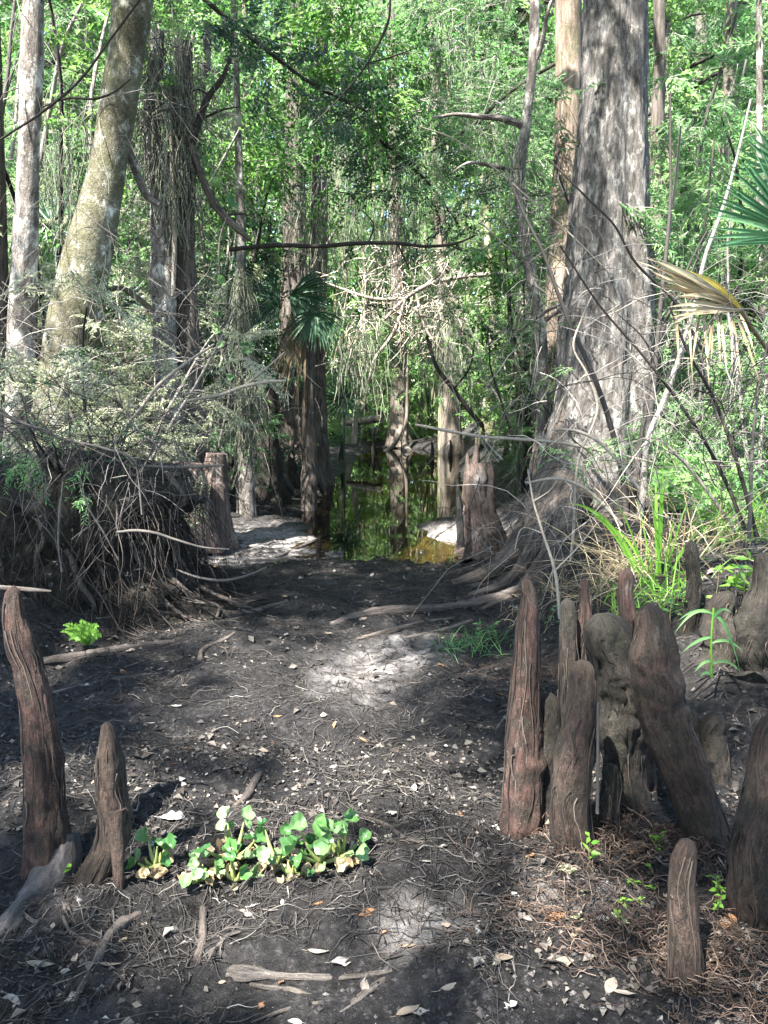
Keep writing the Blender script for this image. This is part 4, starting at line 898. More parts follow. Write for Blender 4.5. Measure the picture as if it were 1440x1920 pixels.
sp = G(1335, 1225)
t = thing('grassy_sprig', 'sprig of long narrow arching blue-green leaves hanging in the shade at right', 'plant', sp)
ds = 3.35
g = Geo(); tube(g, line([(1338, 1140, 4), (1334, 1190, 4), (1334, 1270, 5)], ds), 12, 6, .05, 5); g.build('stem', M['blade'], t)
for a, b, c, d_, s_ in [(1335, 1150, 1262, 1192, .05), (1335, 1150, 1388, 1262, .06), (1335, 1152, 1270, 1165, .03), (1335, 1195, 1275, 1228, .02), (1336, 1205, 1395, 1225, .03), (1334, 1240, 1300, 1264, .02), (1335, 1245, 1390, 1262, .03), (1334, 1262, 1310, 1270, .01), (1336, 1160, 1372, 1150, .03)]:
    g = Geo(); p0 = W(a, b, ds); strip(g, arc(p0, W(c, d_, ds-.1*rng.random()), s_), .014, TOCAM(p0), .2, 0, rng.uniform(.2, .8)); g.build('leaf', M['leaf_lance'], t)
def herb(label, base, h, n, L, tint, mat='blade', nm='herb', group=None, spread=.1, wd=.42):
    b = np.asarray(base, float); t = thing(nm, label, 'plant', b, group)
    ns = max(1, n//7); g = Geo(); g2 = Geo()
    P = wander(ns, b+np.c_[rng.normal(size=(ns, 2))*spread*.5, np.full(ns, -.01)], np.array([0, 0, 1.])+rng.normal(size=(ns, 3))*.25, h*rng.uniform(.6, 1.1, ns), 6, .15)
    for q_ in P: g = Geo(); tubes(g, q_[None], rad(1, 6, .0025, .001), 4, .5); g.build('stem', M['straw'], t)
    i = rng.integers(0, ns, n); k = rng.integers(2, 6, n); pp = P[i, k]
    dd = rng.normal(size=(n, 3)); dd[:, 2] = np.abs(dd[:, 2])*.3
    v, f = leaf_quads(pp, dd, np.array([0, -.3, 1.])+rng.normal(size=(n, 3))*.35, L*rng.uniform(.6, 1.2, n), L*wd, .15)
    g2.add(v, f, np.repeat(np.clip(tint+rng.normal(0, .15, n), 0, 1), 4)); g2.build('leaves', M[mat], t)
herb('leafy bright green weed at the right edge above the arching sprig', G(1385, 1140), .34, 40, .075, .8)
herb('yellow green upright weed just left of the bright weed at right', G(1322, 1150), .24, 26, .05, .9)
herb('green weed behind the slab knee', G(1270, 1175), .2, 40, .05, .6, 'leaf_lance')
herb('low green weed left of the red slender knee', G(900, 1205), .16, 34, .05, .6, 'leaf_lance')
herb('green weed between the slender knee and the round-topped knee', G(1040, 1180), .2, 26, .045, .6, 'leaf_lance')
herb('single seedling with four pointed leaves at the foot of the dark lumpy knee', G(1122, 1620), .12, 7, .035, .75)
herb('spread of tiny pale green leaves in front of the round-topped knee', G(1055, 1655), .03, 46, .026, .95, 'leaf_pale', spread=.22)
herb('small light green leaves at the left foot of the grey-tipped knee', G(1225, 1660), .05, 30, .026, .85, 'blade', spread=.14)
herb('small green seedling on the reddish litter left of the grey-tipped knee', G(1175, 1725), .06, 14, .03, .8, spread=.06)
herb('small light leaves right of the grey-tipped knee', G(1335, 1680), .07, 24, .03, .9, spread=.08)
herb('light green seedlings at the foot of the slab knee', G(1225, 1600), .07, 16, .03, .8, spread=.07)
herb('two-leaved sprout between the knees at the left edge', G(125, 1640), .08, 6, .025, .7, spread=.03)
herb('dark ivy-like leaves on the shaded wall left of the root mound', G(20, 1130)+np.array([0, 0, .55]), .3, 26, .05, .6, 'leaf_dark', spread=.3)
herb('tuft of tiny green sprouts on the mud left of the sunny patch', G(525, 1060), .06, 14, .025, .7, spread=.1)
herb('small green weed on the sunny far slope of the path', G(330, 1095), .09, 18, .03, .6, 'leaf_lance', spread=.1)

def palmetto(parent, hub, tips, wd, mat, droop=.04, name='frond', n=10):
    g = Geo(); hub = np.asarray(hub, float)
    for (tip, tt) in tips:
        p = arc(hub, tip, droop*rng.uniform(.5, 1.5), n); strip(g, p, wd*rng.uniform(.85, 1.1), TOCAM(hub)+rng.normal(size=3)*.25, .35, 0, tt)
    return g.build(name, M[mat], parent)
def fan_tips(hub, R, a0, a1, n, plane_u, plane_v, jit=.06):
    a = np.linspace(a0, a1, n)+rng.normal(0, .03, n); r = R*(.75+.25*np.cos(np.linspace(-1.2, 1.2, n)))*rng.uniform(1-jit, 1+jit, n)
    return [(hub+r[i]*(math.cos(a[i])*plane_u+math.sin(a[i])*plane_v), float(np.clip(rng.normal(.5, .2), 0, 1))) for i in range(n)]
ux, uz = np.array([1., 0, 0]), np.array([0, .15, 1.])
pb = onb(1560, 4.4); pm = thing('green_palmetto', 'green fan palm leaf pushing in from the right edge', 'palm', pb)
hub = W(1500, 452, 4.2)
g = Geo(); tube(g, np.array([[*pb, .02], [*(pb*.5+hub*.5+[.15, 0, .1]), .014], [*hub, .008]]), 16, 7, .02, 4); g.build('petiole', M['palm'], pm)
palmetto(pm, hub, fan_tips(hub, .52, math.radians(85), math.radians(188), 20, ux, uz), .03, 'palm', .015)
hub2 = W(1480, 310, 4.5); palmetto(pm, hub2, fan_tips(hub2, .3, math.radians(100), math.radians(230), 14, ux, uz), .028, 'palm', -.02)
# dying frond
db = G(1420, 960); dead = thing('dead_palm_leaf', 'broken dying palm leaf, pale tan with a yellow edge, hanging right of the cypress', 'palm', db)
hub = W(1388, 580, 4.3)
g = Geo(); tube(g, np.array([[*db, .016], [*(db*.4+hub*.6+[.25, 0, .1]), .014], [*hub, .012]]), 16, 7, .03, 4); g.build('petiole', M['straw'], dead)
def strips_px(parent, rows, wd, mat, d, name, sag=.02):
    for (a, b, c, e, tt, s_) in rows:
        g = Geo(); p0 = W(a, b, d); strip(g, arc(p0, W(c, e, d-.12), s_, 10), wd, TOCAM(p0)+rng.normal(size=3)*.3, .2, 0, tt); g.build(name, M[mat], parent)
tipx = np.linspace(0, 1, 15)
strips_px(dead, [(1388+rng.normal(0, 2), 580, float(np.interp(k, [0, .3, .6, 1], [1206, 1216, 1240, 1268]))+rng.normal(0, 7), float(np.interp(k, [0, .3, .6, 1], [482, 503, 545, 600]))+rng.normal(0, 4), float(np.clip(rng.normal(.75, .25), .1, 1)), float(rng.normal(.015, .015))) for k in tipx], .036, 'straw', 4.25, 'dry_segment')
strips_px(dead, [(1388, 577, 1285, 505, 1, .02), (1388, 576, 1305, 511, .6, .02), (1386, 577, 1328, 525, .7, .01)], .02, 'blade', 4.22, 'yellow_segment')
M['yellow'] = mat_leaf('yellow_blade', [(0, (.3, .22, .04)), (1, (.5, .42, .1))], .4)
for o in dead.children:
    if o.name.startswith('yellow_segment'): o.data.materials[0] = M['yellow']
strips_px(dead, [(1270+120*k+rng.normal(0, 6), 588, 1262+150*k+rng.normal(0, 16), 640+rng.uniform(0, 90), float(rng.uniform(.2, .9)), float(rng.uniform(.0, .03))) for k in np.linspace(0, 1, 15)], .014, 'straw', 4.25, 'hanging_shred')

# dark fan palms left of the pool
pc = onb(575, 11); pal = thing('shaded_palm', 'dark fan palm with a skirt of dead leaves against the fluted cypress', 'palm', pc)
for hx, hy, R, a0, a1, d in [(545, 556, .62, -80, 42, 10.9), (520, 572, .5, 95, 255, 10.9), (590, 590, .5, 200, 345, 10.8), (500, 545, .42, 60, 200, 11.2)]:
    hub = W(hx, hy, d); palmetto(pal, hub, fan_tips(hub, R, math.radians(a0), math.radians(a1), 30, ux, np.array([0, .3, 1.])), .045, 'leaf_dark', .06)
g = Geo(); tube(g, np.array([[*(W(578, 590, 11.15)), .08], [pc[0]+.02, 11.15, pc[2]+1, .1], [pc[0], 11.1, pc[2]-.1, .13]]), 20, 12, .15, 5); g.build('palm_stem', M['bark_brown'], pal)
strips_px(pal, [(560+rng.normal(0, 18), 590, 545+rng.normal(0, 34), 700+rng.normal(0, 40), float(rng.uniform(0, .35)), .0) for _ in range(22)], .04, 'straw', 11, 'dead_leaf_skirt')
for lab, hx, hy, d, R, a0, a1 in [('dark fan palm leaf half hidden between the two left trunks', 100, 420, 9.2, .5, 60, 340), ('small dark fan palm low on the far left shore of the pool', 645, 745, 17, .6, 0, 330), ('dark green fan palm leaf between the leaning tree and the snags', 225, 560, 9.4, .45, 150, 400)]:
    b = onb(hx, d); t = thing('shaded_palm', lab, 'palm', b); hub = W(hx, hy, d)
    g = Geo(); tube(g, np.array([[*hub, .012], [*(hub*.5+b*.5), .014], [*b, .02]]), 12, 6, .05, 4); g.build('petiole', M['leaf_dark'], t)
    palmetto(t, hub, fan_tips(hub, R, math.radians(a0), math.radians(a1), 26, ux, np.array([0, .3, 1.])), .04, 'leaf_dark', -.03)

# climbing vine with round leaves left of the moss draped trunk
vb = onb(408, 8.3); vn = thing('round_leaf_vine', 'climbing vine with a string of heart-shaped blue-green leaves', 'vine', vb)
g = Geo(); tube(g, line([(405, 330, 3), (430, 370, 3), (412, 450, 4), (412, 560, 4), (405, 620, 4), (430, 700, 4), (410, 840, 5)], 7.7), 40, 5, .1, 5); g.build('stem', M['twig'], vn)
def heart(geo, c, nrm, updir, size, tint, cup=.15, mat=0):
    nrm = nrm/np.linalg.norm(nrm); s = np.cross(updir, nrm); s /= np.linalg.norm(s); u = np.cross(nrm, s)
    A = np.linspace(0, 2*math.pi, 21)[:-1]; rr = .5*(1-.28*np.exp(-((A-math.pi/2)/.35)**2)+.18*np.exp(-((A-3*math.pi/2)/.3)**2))
    V = [c-nrm*0]; 
    for f_ in (.5, 1): V += [c+size*f_*rr[k]*(math.cos(A[k])*s+math.sin(A[k])*u)*(1+.06*math.sin(5*A[k]+c[0]*90))+nrm*size*cup*f_*f_*(1+.5*math.sin(2*A[k]+c[1]*70)+.3*math.sin(5*A[k]+c[0]*50)) for k in range(20)]
    k = np.arange(20); kn = (k+1) % 20
    geo.add(V, np.stack([k*0, 1+k, 1+kn], -1), tint, None, mat)
    geo.add(V, np.stack([1+k, 21+k, 21+kn, 1+kn], -1), tint, None, mat)
for a, b, s_ in [(405, 340, .12), (430, 372, .14), (386, 290, .08), (412, 520, .1), (408, 555, .08), (410, 608, .11), (405, 585, .07), (464, 642, .14), (432, 700, .07), (415, 640, .08)]:
    p = W(a, b, 7.6); vs = cat(line([(405, 330, 3), (430, 370, 3), (412, 450, 4), (412, 560, 4), (405, 620, 4), (430, 700, 4), (410, 840, 5)], 7.7), 60)[:, :3]
    q0 = vs[np.argmin(np.linalg.norm(vs-p-[0, 0, .06], axis=1))]; g = Geo(); tube(g, np.array([[*q0, .003], [*(q0*.5+p*.5+[0, 0, .03]), .002], [*p, .002]]), 10, 4, 0, mat=1)
    heart(g, p-[0, 0, .03], TOCAM(p)+rng.normal(size=3)*.8+[0, 0, .3], np.array([rng.normal(0, .5), 0, 1.]), s_*.95, rng.uniform(.2, .9), .3); g.build('leaf', [M['leaf_lance'], M['twig']], vn)

# water hyacinth stranded on the mud
M['hyacinth'] = mat_leaf('hyacinth_leaf', [(0, (.03, .09, .025)), (.5, (.068, .16, .045)), (1, (.18, .28, .13))], .25, .3, .5)
M['hyacinth_stalk'] = mat_leaf('hyacinth_stalk', [(0, (.09, .14, .04)), (.6, (.18, .22, .07)), (1, (.32, .3, .14))], .15, .4)
def hyacinth(label, px, py, n, size, up=1.0, seed=0, tl=(.0, 1.0)):
    b = G(px, py); t = thing('water_hyacinth', label, 'water plant', b, 'stranded water hyacinths on the mud')
    for k in range(n):
        a = k*2.4+rng.normal(0, .3); L = size*rng.uniform(.45, 1.15)*up; el = rng.uniform(.35, 1.35)
        dv = np.array([math.cos(a)*math.cos(el), math.sin(a)*math.cos(el), math.sin(el)]); e = b+dv*L+[0, 0, .01]
        g = Geo(); m_ = b*.5+e*.5+np.array([dv[0], dv[1], 0])*.012
        tube(g, np.array([[*b, .003], [*(b*.75+m_*.25), .006], [*m_, .007], [*e, .002]]), 10, 7, .05, 9, mat=1, tint=rng.uniform(.1, .8))
        nr = np.array([dv[0]*.7, dv[1]*.5-.3, .7])+rng.normal(size=3)*.4
        heart(g, e+dv*.02, nr, np.array([-dv[0], -dv[1], .2]), size*rng.uniform(.3, .66), rng.uniform(*tl), rng.uniform(.1, .55))
        g.build('leaf', [M['hyacinth'], M['hyacinth_stalk']], t)
    for k in range(9):                                                     # withered yellow leaves under it
        a = rng.uniform(0, 6.28); g = Geo(); e = b+np.array([math.cos(a), math.sin(a), 0])*size*rng.uniform(.4, .9); e[2] = b[2]+.012
        heart(g, e, np.array([rng.normal(0, .35), -.3, .9]), np.array([math.cos(a), math.sin(a), .1]), size*rng.uniform(.25, .42), rng.uniform(.2, 1), .5); g.build('withered_leaf', M['straw'], t)
hyacinth('leftmost rosette of the stranded water hyacinth row', 292, 1628, 9, .085)
hyacinth('low yellowish rosette second from the left in the hyacinth row', 375, 1650, 8, .08, .8, tl=(.6, 1))
hyacinth('taller water hyacinth with an upright leaf pair in the middle left of the row', 438, 1612, 9, .09, 1.35)
hyacinth('small spreading hyacinth below the taller middle one', 440, 1652, 7, .075, .8)
hyacinth('hyacinth with one hooked upright leaf right of the middle', 520, 1622, 6, .085, 1.3)
hyacinth('small flat hyacinth leaf group between the hooked one and the dense one', 548, 1640, 6, .07, .8)
hyacinth('dense rosette of glossy leaves near the right end of the hyacinth row', 600, 1620, 11, .1, 1.05)
hyacinth('rightmost hyacinth with pale upturned leaves', 640, 1608, 8, .085, 1.15, tl=(.5, 1))

# ------------------------------------------------------------------ bare branches and twigs in the air
def air(label, rows, d, mat='twig_pale', nm='dead_branch', cat_='branch', side=(), S=7):
    p = line(rows, d); t = thing(nm, label, cat_, p[-1, :3]); g = Geo(); tube(g, p, 46, S, .12, 14, seed=int(rng.integers(90)))
    g.build('stem', M[mat], t)
    for r2 in side:
        g = Geo(); tube(g, line(r2, d), 18, 5, .1, 14); g.build('side_branch', M[mat], t)
air('long bare dark branch lying level across the scene above the pool', [(430, 468, 8), (520, 460, 9), (600, 462, 8), (660, 457, 8), (740, 456, 7), (800, 462, 6), (860, 455, 5), (895, 440, 3)], 9, 'twig_dark', side=[[(690, 457, 4), (700, 420, 3), (680, 395, 2)], [(840, 458, 4), (870, 470, 3), (900, 468, 2)], [(745, 456, 4), (765, 500, 3)]])
air('dark crooked branch rising right from the vine tangled snags', [(432, 108, 7), (418, 145, 9), (392, 180, 12), (372, 230, 13), (356, 280, 15)], 7.9, 'twig_dark', side=[[(392, 178, 6), (370, 168, 4), (358, 172, 2)], [(375, 225, 6), (420, 205, 4), (450, 200, 2)]])
air('dark thick branch curving down right from the dead snag', [(352, 255, 14), (370, 310, 15), (385, 350, 15), (408, 390, 16), (440, 425, 14), (470, 450, 9)], 7.9, 'bark_brown', side=[[(420, 405, 8), (450, 400, 5), (480, 408, 3)]])
air('mossy arched branch between the leaning tree and the dead snag', [(196, 546, 8), (225, 540, 10), (255, 556, 11), (285, 580, 12), (310, 590, 12)], 7.6, 'bark_mossy')
air('crooked lichen branch joining the leaning tree to the left snag', [(242, 280, 12), (258, 330, 14), (280, 372, 14), (300, 385, 12)], 7.4, 'bark_lichen')
air('long bleached branch sloping up right in front of the moss draped trunk', [(534, 714, 5), (500, 716, 7), (460, 724, 7), (420, 738, 7), (350, 752, 5)], 6.4, 'twig_pale', side=[[(460, 722, 5), (500, 690, 4), (534, 660, 3)], [(395, 745, 4), (360, 736, 3), (330, 745, 2)]])
air('pale branch rising right through the sunlit bush', [(402, 645, 4), (350, 680, 6), (300, 720, 7), (260, 770, 6), (235, 800, 5)], 6.2, 'twig_pale', side=[[(300, 720, 4), (335, 735, 3), (370, 742, 2)]])
air('thin pale twig arching from the left edge over the root mound', [(0, 775, 6), (60, 800, 6), (120, 823, 6), (200, 842, 5), (250, 862, 5), (255, 870, 4)], 4.9, 'twig')
air('straight thin twig lying level on top of the root mound', [(260, 873, 5), (330, 876, 6), (390, 874, 6), (420, 872, 4)], 4.9, 'twig')
air('bent pale twig jutting right from the front of the root mound', [(218, 998, 5), (250, 995, 6), (285, 998, 6), (330, 1012, 5), (380, 1026, 4), (430, 1030, 3)], 4.5, 'twig')
air('thin curved stick bowed over the mud right of the root mound', [(330, 1068, 4), (370, 1082, 5), (420, 1088, 6), (460, 1080, 5), (500, 1064, 4)], 5.3, 'twig')
air('very long pale twig arching from the pool to the sedge clump', [(778, 796, 5), (840, 808, 6), (900, 818, 6), (980, 824, 6), (1060, 832, 6), (1140, 848, 6), (1230, 868, 4)], 6.1)
air('pale twig arching up over the foot of the big cypress', [(1034, 806, 3), (1070, 806, 5), (1110, 820, 6), (1150, 855, 6), (1200, 920, 7)], 5.2)
air('pale arching stem low across the big cypress foot', [(985, 905, 3), (1050, 898, 6), (1090, 912, 6), (1130, 945, 7), (1165, 985, 8)], 5.0)
air('long straight pale stick slanting down right behind the fern', [(1235, 820, 4), (1290, 875, 6), (1340, 940, 6), (1380, 1000, 5)], 4.9)
air('dark slender bare stem crossing the big cypress from upper left to lower right', [(1050, 460, 3), (1130, 580, 4), (1200, 660, 5), (1270, 750, 6), (1350, 880, 7), (1400, 1000, 8)], 4.6, 'twig_dark', side=[[(1230, 690, 4), (1210, 640, 3), (1160, 590, 2)], [(1300, 800, 4), (1330, 760, 3), (1340, 700, 2)]])
air('thin dark twig slanting over the big cypress below the sapling leaves', [(1030, 300, 3), (1100, 370, 4), (1150, 420, 4), (1190, 490, 5), (1260, 560, 5), (1320, 660, 6)], 4.8, 'twig_dark')
air('dark reddish stem rising at the right edge in front of the shade', [(1250, 560, 3), (1290, 660, 5), (1335, 740, 6), (1370, 830, 7), (1400, 930, 8), (1420, 1010, 9)], 4.4, 'twig_dark', side=[[(1370, 830, 5), (1410, 760, 4), (1430, 680, 3)], [(1335, 740, 4), (1300, 730, 3)]])
air('upright bare twig in front of the dark hollow at right', [(1440, 640, 4), (1424, 720, 5), (1412, 820, 6), (1408, 920, 7), (1405, 1010, 8)], 4.3, 'twig', side=[[(1412, 820, 4), (1440, 800, 3)]])
air('pale twig forking across the trunk of the big cypress near its middle', [(1112, 550, 3), (1090, 600, 4), (1075, 650, 4), (1100, 700, 4), (1120, 760, 5), (1085, 860, 5), (1075, 1000, 6), (1068, 1080, 7)], 5.6, side=[[(1090, 600, 3), (1140, 590, 2), (1200, 560, 2)], [(1100, 700, 3), (1060, 740, 2), (1038, 790, 2)]])
air('bare grey shrub twig in front of the reddish roots', [(990, 880, 3), (1000, 940, 4), (1018, 1000, 5), (1040, 1070, 6), (1050, 1160, 7)], 4.0, side=[[(1000, 940, 3), (1030, 920, 2), (1060, 870, 2)], [(1018, 1000, 3), (980, 990, 2), (965, 1030, 2)], [(1040, 1070, 4), (1080, 1030, 3), (1120, 980, 2)]])
air('thin dark twig crossing the top left corner diagonally', [(262, 0, 4), (210, 70, 4), (150, 150, 5), (80, 210, 5), (0, 262, 4)], 5.6, 'twig_dark')
air('thin dark twig looping across the leaning tree', [(245, 148, 3), (210, 175, 4), (180, 185, 4), (130, 184, 4), (80, 200, 3)], 6.2, 'twig_dark')
air('bare forked twig hanging from the top edge at the centre', [(732, -10, 4), (728, 40, 5), (716, 70, 5), (700, 100, 4), (688, 120, 4), (640, 180, 3), (580, 240, 2)], 7, 'twig_dark', side=[[(690, 118, 3), (730, 108, 3), (780, 90, 2)], [(690, 120, 3), (696, 180, 3), (702, 240, 2), (720, 290, 2)]])
air('long thin pale twig slanting across the leaves right of centre', [(780, 235, 2), (850, 260, 3), (920, 310, 3), (990, 370, 3), (1070, 440, 3), (1150, 520, 3)], 7.2)
air('dark fallen sapling leaning over the right shore of the pool', [(800, 630, 6), (820, 690, 8), (850, 730, 9), (880, 770, 9), (905, 800, 10)], 11, 'twig_dark', side=[[(850, 730, 5), (880, 690, 4), (890, 640, 3)]])
air('pale rotten branch standing on the far shore of the pool', [(672, 735, 4), (668, 780, 7), (664, 815, 12), (664, 832, 10)], 18, 'twig_pale')
air('short dead log lying on the far bank beyond the pool', [(648, 794, 10), (680, 790, 14), (716, 784, 14)], 22, 'bark_far')
air('thin pale stick standing upright between the knees of the cluster', [(1121, 1318, 5), (1121, 1400, 6), (1120, 1525, 7)], 2.44, 'twig')
air('grey branch stub with broken twigs left of the far roots', [(960, 632, 3), (1000, 600, 6), (1030, 580, 7), (1050, 570, 6)], 8.2, 'bark_lichen')
# bleached dead treetop behind the pool
bl = thing('dead_treetop', 'tangled bleached dead treetop hanging in the sun above the pool', 'branch', W(780, 700, 14))
g = Geo()
for rows in [[(1005, 512, 7), (930, 514, 9), (860, 520, 9), (800, 535, 9), (760, 560, 8), (720, 600, 6)], [(610, 530, 5), (650, 545, 6), (700, 560, 7), (760, 560, 7)], [(800, 535, 8), (830, 500, 6), (820, 475, 4)], [(760, 560, 8), (740, 620, 7), (700, 680, 5), (690, 720, 3)], [(830, 525, 7), (860, 580, 6), (868, 630, 4)], [(780, 550, 6), (800, 620, 5), (840, 670, 3)]]:
    g = Geo(); tube(g, line(rows, 13.8), 30, 6, .1, 6); g.build('limb', M['twig_pale'], bl)
N = 300; c = clumpy(N, 40, in_view((640, 890), (480, 640), (13.2, 14.6)), .16)
g = Geo(); tubes(g, wander(N, c, rng.normal(size=(N, 3)), rng.uniform(.25, .9, N), 7, .5, 1.0), rad(N, 7, .011, .003), 3, rng.uniform(.3, 1, N))
M['sun_bleached'] = mat_tint('sun_bleached_twigs', [(0, (.2, .165, .12)), (.5, (.36, .31, .24)), (1, (.55, .5, .42))])
g.build('twigs', M['sun_bleached'], bl)['kind'] = 'stuff'
moss(bl, [(870, 590, 13.7), (850, 640, 13.7), (700, 620, 13.7), (660, 660, 13.9), (640, 620, 13.9), (835, 600, 13.7), (690, 660, 13.8)], 22, (.3, 1.1), 'hanging_moss', .008, .14)

# ------------------------------------------------------------------ sticks, roots and driftwood on the ground
def stick(label, rows, mat='log', nm='fallen_branch', cat_='branch', S=12, lump=.22, lift=.2, side=(), flat=1.0):
    def ln(rows):
        out = []
        for a, b, w_ in rows:
            p = G(a, b); r = w_*.5*PXM(b, p[1]); out.append([p[0], p[1], p[2]+r*lift*2-.004, r])
        return np.array(out)
    p = ln(rows); t = None
    if side:
        t = thing(nm, label, cat_, p[0, :3]); g = Geo(); tube(g, p, 60, S, lump, 14, ridge=.22, ridgef=7, seed=int(rng.integers(90)), flat=flat, knots=5); g.build('stem', M[mat], t)
        for r2 in side: g = Geo(); tube(g, ln(r2), 20, 6, lump, 16); g.build('side_branch', M[mat], t)
    else:
        g = Geo(); tube(g, p, 60, S, lump, 14, ridge=.22, ridgef=7, seed=int(rng.integers(90)), flat=flat, knots=5); tag(g.build(nm, M[mat], loc=p[0, :3]), label, cat_)
stick('grey fallen branch lying on the mud below the small green herb', [(82, 1243, 18), (140, 1235, 20), (210, 1222, 18), (270, 1212, 14), (325, 1204, 8)])
stick('dark root curving over the mud toward the big cypress', [(620, 1172, 10), (680, 1156, 18), (740, 1148, 20), (820, 1144, 18), (900, 1132, 18), (980, 1108, 22)], 'log', 'surface_root', 'root', side=[[(905, 1130, 12), (950, 1122, 10), (985, 1116, 10)]])
stick('lower dark root parallel to the long curving one', [(668, 1200, 8), (720, 1188, 12), (780, 1172, 11), (850, 1160, 7)], 'log', 'surface_root', 'root')
stick('pale thin root on the slope beneath the two dark ones', [(710, 1210, 5), (770, 1195, 8), (830, 1182, 8), (880, 1165, 6)], 'driftwood', 'surface_root', 'root')
stick('dark stick lying between the root mound and the path', [(350, 1165, 9), (400, 1156, 14), (460, 1150, 12), (540, 1128, 7)], 'log', side=[[(400, 1156, 9), (440, 1138, 8), (480, 1125, 5)]])
stick('long thin branch below the root mound edge', [(180, 1160, 5), (240, 1156, 7), (310, 1148, 8), (345, 1146, 5)], 'log')
stick('forked dark twig left of the sunny silt patch', [(375, 1240, 9), (385, 1215, 9), (420, 1200, 8), (440, 1186, 5)], 'log')
stick('bent dark stick half sunk in the mud left of centre', [(440, 1512, 11), (465, 1492, 17), (478, 1465, 15), (488, 1448, 9)], 'log')
stick('thin dark curved branch right of the hyacinth row', [(680, 1530, 6), (720, 1545, 9), (750, 1566, 11), (775, 1578, 11), (800, 1578, 6)], 'log')
stick('flat split piece of bleached driftwood at the bottom of the picture', [(430, 1822, 28), (460, 1828, 36), (510, 1830, 22), (580, 1832, 17), (650, 1832, 16), (700, 1826, 14), (735, 1818, 8)], 'driftwood', 'driftwood', 'driftwood', flat=.45, side=[[(470, 1845, 10), (510, 1853, 14), (550, 1858, 12), (585, 1864, 5)]])
stick('thin driftwood scrap crossing below the split driftwood', [(628, 1900, 6), (660, 1880, 14), (690, 1858, 20), (715, 1838, 14), (722, 1828, 6)], 'driftwood', 'driftwood', 'driftwood', flat=.4)
stick('grey forked root snaking down from the left knees', [(262, 1718, 20), (225, 1738, 22), (198, 1770, 20), (180, 1810, 18), (155, 1850, 16), (138, 1888, 8)], 'log', 'surface_root', 'root', side=[[(118, 1718, 9), (135, 1750, 12), (165, 1768, 11), (195, 1772, 9)], [(200, 1768, 8), (225, 1776, 7), (250, 1770, 4)]])
stick('thin pale root arching from the left knee to the forked root', [(35, 1700, 5), (60, 1725, 8), (95, 1745, 9), (125, 1750, 7)], 'driftwood', 'surface_root', 'root')
stick('short upright stub of wood below the hyacinth row', [(382, 1706, 15), (380, 1740, 17), (378, 1772, 16), (370, 1800, 20)], 'log', 'wood_stub', 'wood')
stick('thin pale forked twig right of the wood stub', [(388, 1802, 3), (405, 1775, 5), (425, 1755, 8), (450, 1745, 5)], 'driftwood', 'twig', 'twig')
stick('thin curled root at the bottom right behind the grey-tipped knee', [(1320, 1840, 6), (1350, 1838, 9), (1380, 1860, 9), (1400, 1900, 8), (1405, 1930, 7)], 'driftwood', 'surface_root', 'root')
stick('pale stick poking from the litter below the broken driftwood', [(470, 1915, 4), (540, 1890, 6), (600, 1878, 6), (640, 1872, 4)], 'driftwood', 'twig', 'twig')
stick('thin bleached twig left of the red slender knee', [(920, 1395, 4), (932, 1365, 5), (948, 1342, 4)], 'driftwood', 'twig', 'twig')
stick('thin diagonal twig at the foot of the slender knee', [(962, 1585, 4), (1000, 1612, 6), (1045, 1642, 5)], 'driftwood', 'twig', 'twig')
stick('long dark branch lying left of the path behind the left knees', [(100, 1300, 8), (160, 1285, 10), (230, 1272, 9), (300, 1262, 5)], 'log')
stick('branch lying on the far sunny shore left of the pool', [(490, 915, 5), (530, 918, 8), (575, 925, 6)], 'driftwood')
stick('dead branch on the sunny silt in front of the pool', [(480, 1062, 4), (540, 1036, 6), (590, 1014, 6), (612, 1002, 4)], 'driftwood')

# roots webbing the muddy ground: countless hair roots and twigs
def ground_pts(n, near=2.2, far=9, xw=.62):
    y = np.where(rng.random(n) < .3, 1.6+1.7*rng.random(n), 1.55+(near*rng.random(n)+(far-near)*rng.random(n)**2.2)); x = rng.uniform(-1, 1, n)*(y*xw); return x, y
n = 14000; x, y = ground_pts(n, 2.5, 10); keep = (pool_sd(x, y) < .05) & (fbm(P3(x*1.7, y*1.7), 33, 3) > -.28); x, y = x[keep], y[keep]; n = len(x)
a = rng.uniform(0, 6.28, n); L = rng.uniform(.03, .22, n)*(.7+.08*y); K = 7
P = wander(n, P3(x, y), np.stack([np.cos(a), np.sin(a), 0*a], 1), L, K, .3); P[..., 2] = gz(P[..., 0], P[..., 1])+.002+np.abs(rng.normal(0, .006, (n, K)))
g = Geo(); tubes(g, P, rad(n, K, rng.uniform(.0008, .003, n)*(.8+.07*y), .0006), 3, np.clip(rng.beta(1.0, 3.2, n), 0, 1))
tag(g.build('fine_roots', M['twig'], loc=(0, 4, 0)), 'fine roots and twigs strewn over the dark mud', 'roots', kind='stuff')
# scraps of leaf
n = 24000; x, y = ground_pts(n, 2.6, 11); dn = fbm(P3(x*1.3, y*1.3), 37, 4); keep = (pool_sd(x, y) < .0) & (dn+rng.normal(0, .15, n)+.25*(np.abs(x+.1) > .9+.1*y) > -.05); x, y = x[keep], y[keep]; n = len(x)
z = gz(x, y)+.006; s_ = np.clip(rng.lognormal(-4.75, .55, n), .0025, .03)*(.62+.12*y)
nr = np.array([0, 0, 1.])+rng.normal(size=(n, 3))*.4; v, f = leaf_quads(P3(x, y, z), rng.normal(size=(n, 3))*[1, 1, .2], nr, s_*1.6, s_, .3)
g = Geo(); g.add(v, f, np.repeat(np.clip(rng.beta(1.1, 2.3, n), 0, 1), 4))
tag(g.build('leaf_scraps', M['litter'], loc=(0, 4, 0)), 'scraps of dead leaves and bark scattered over the mud', 'leaf litter', kind='stuff')
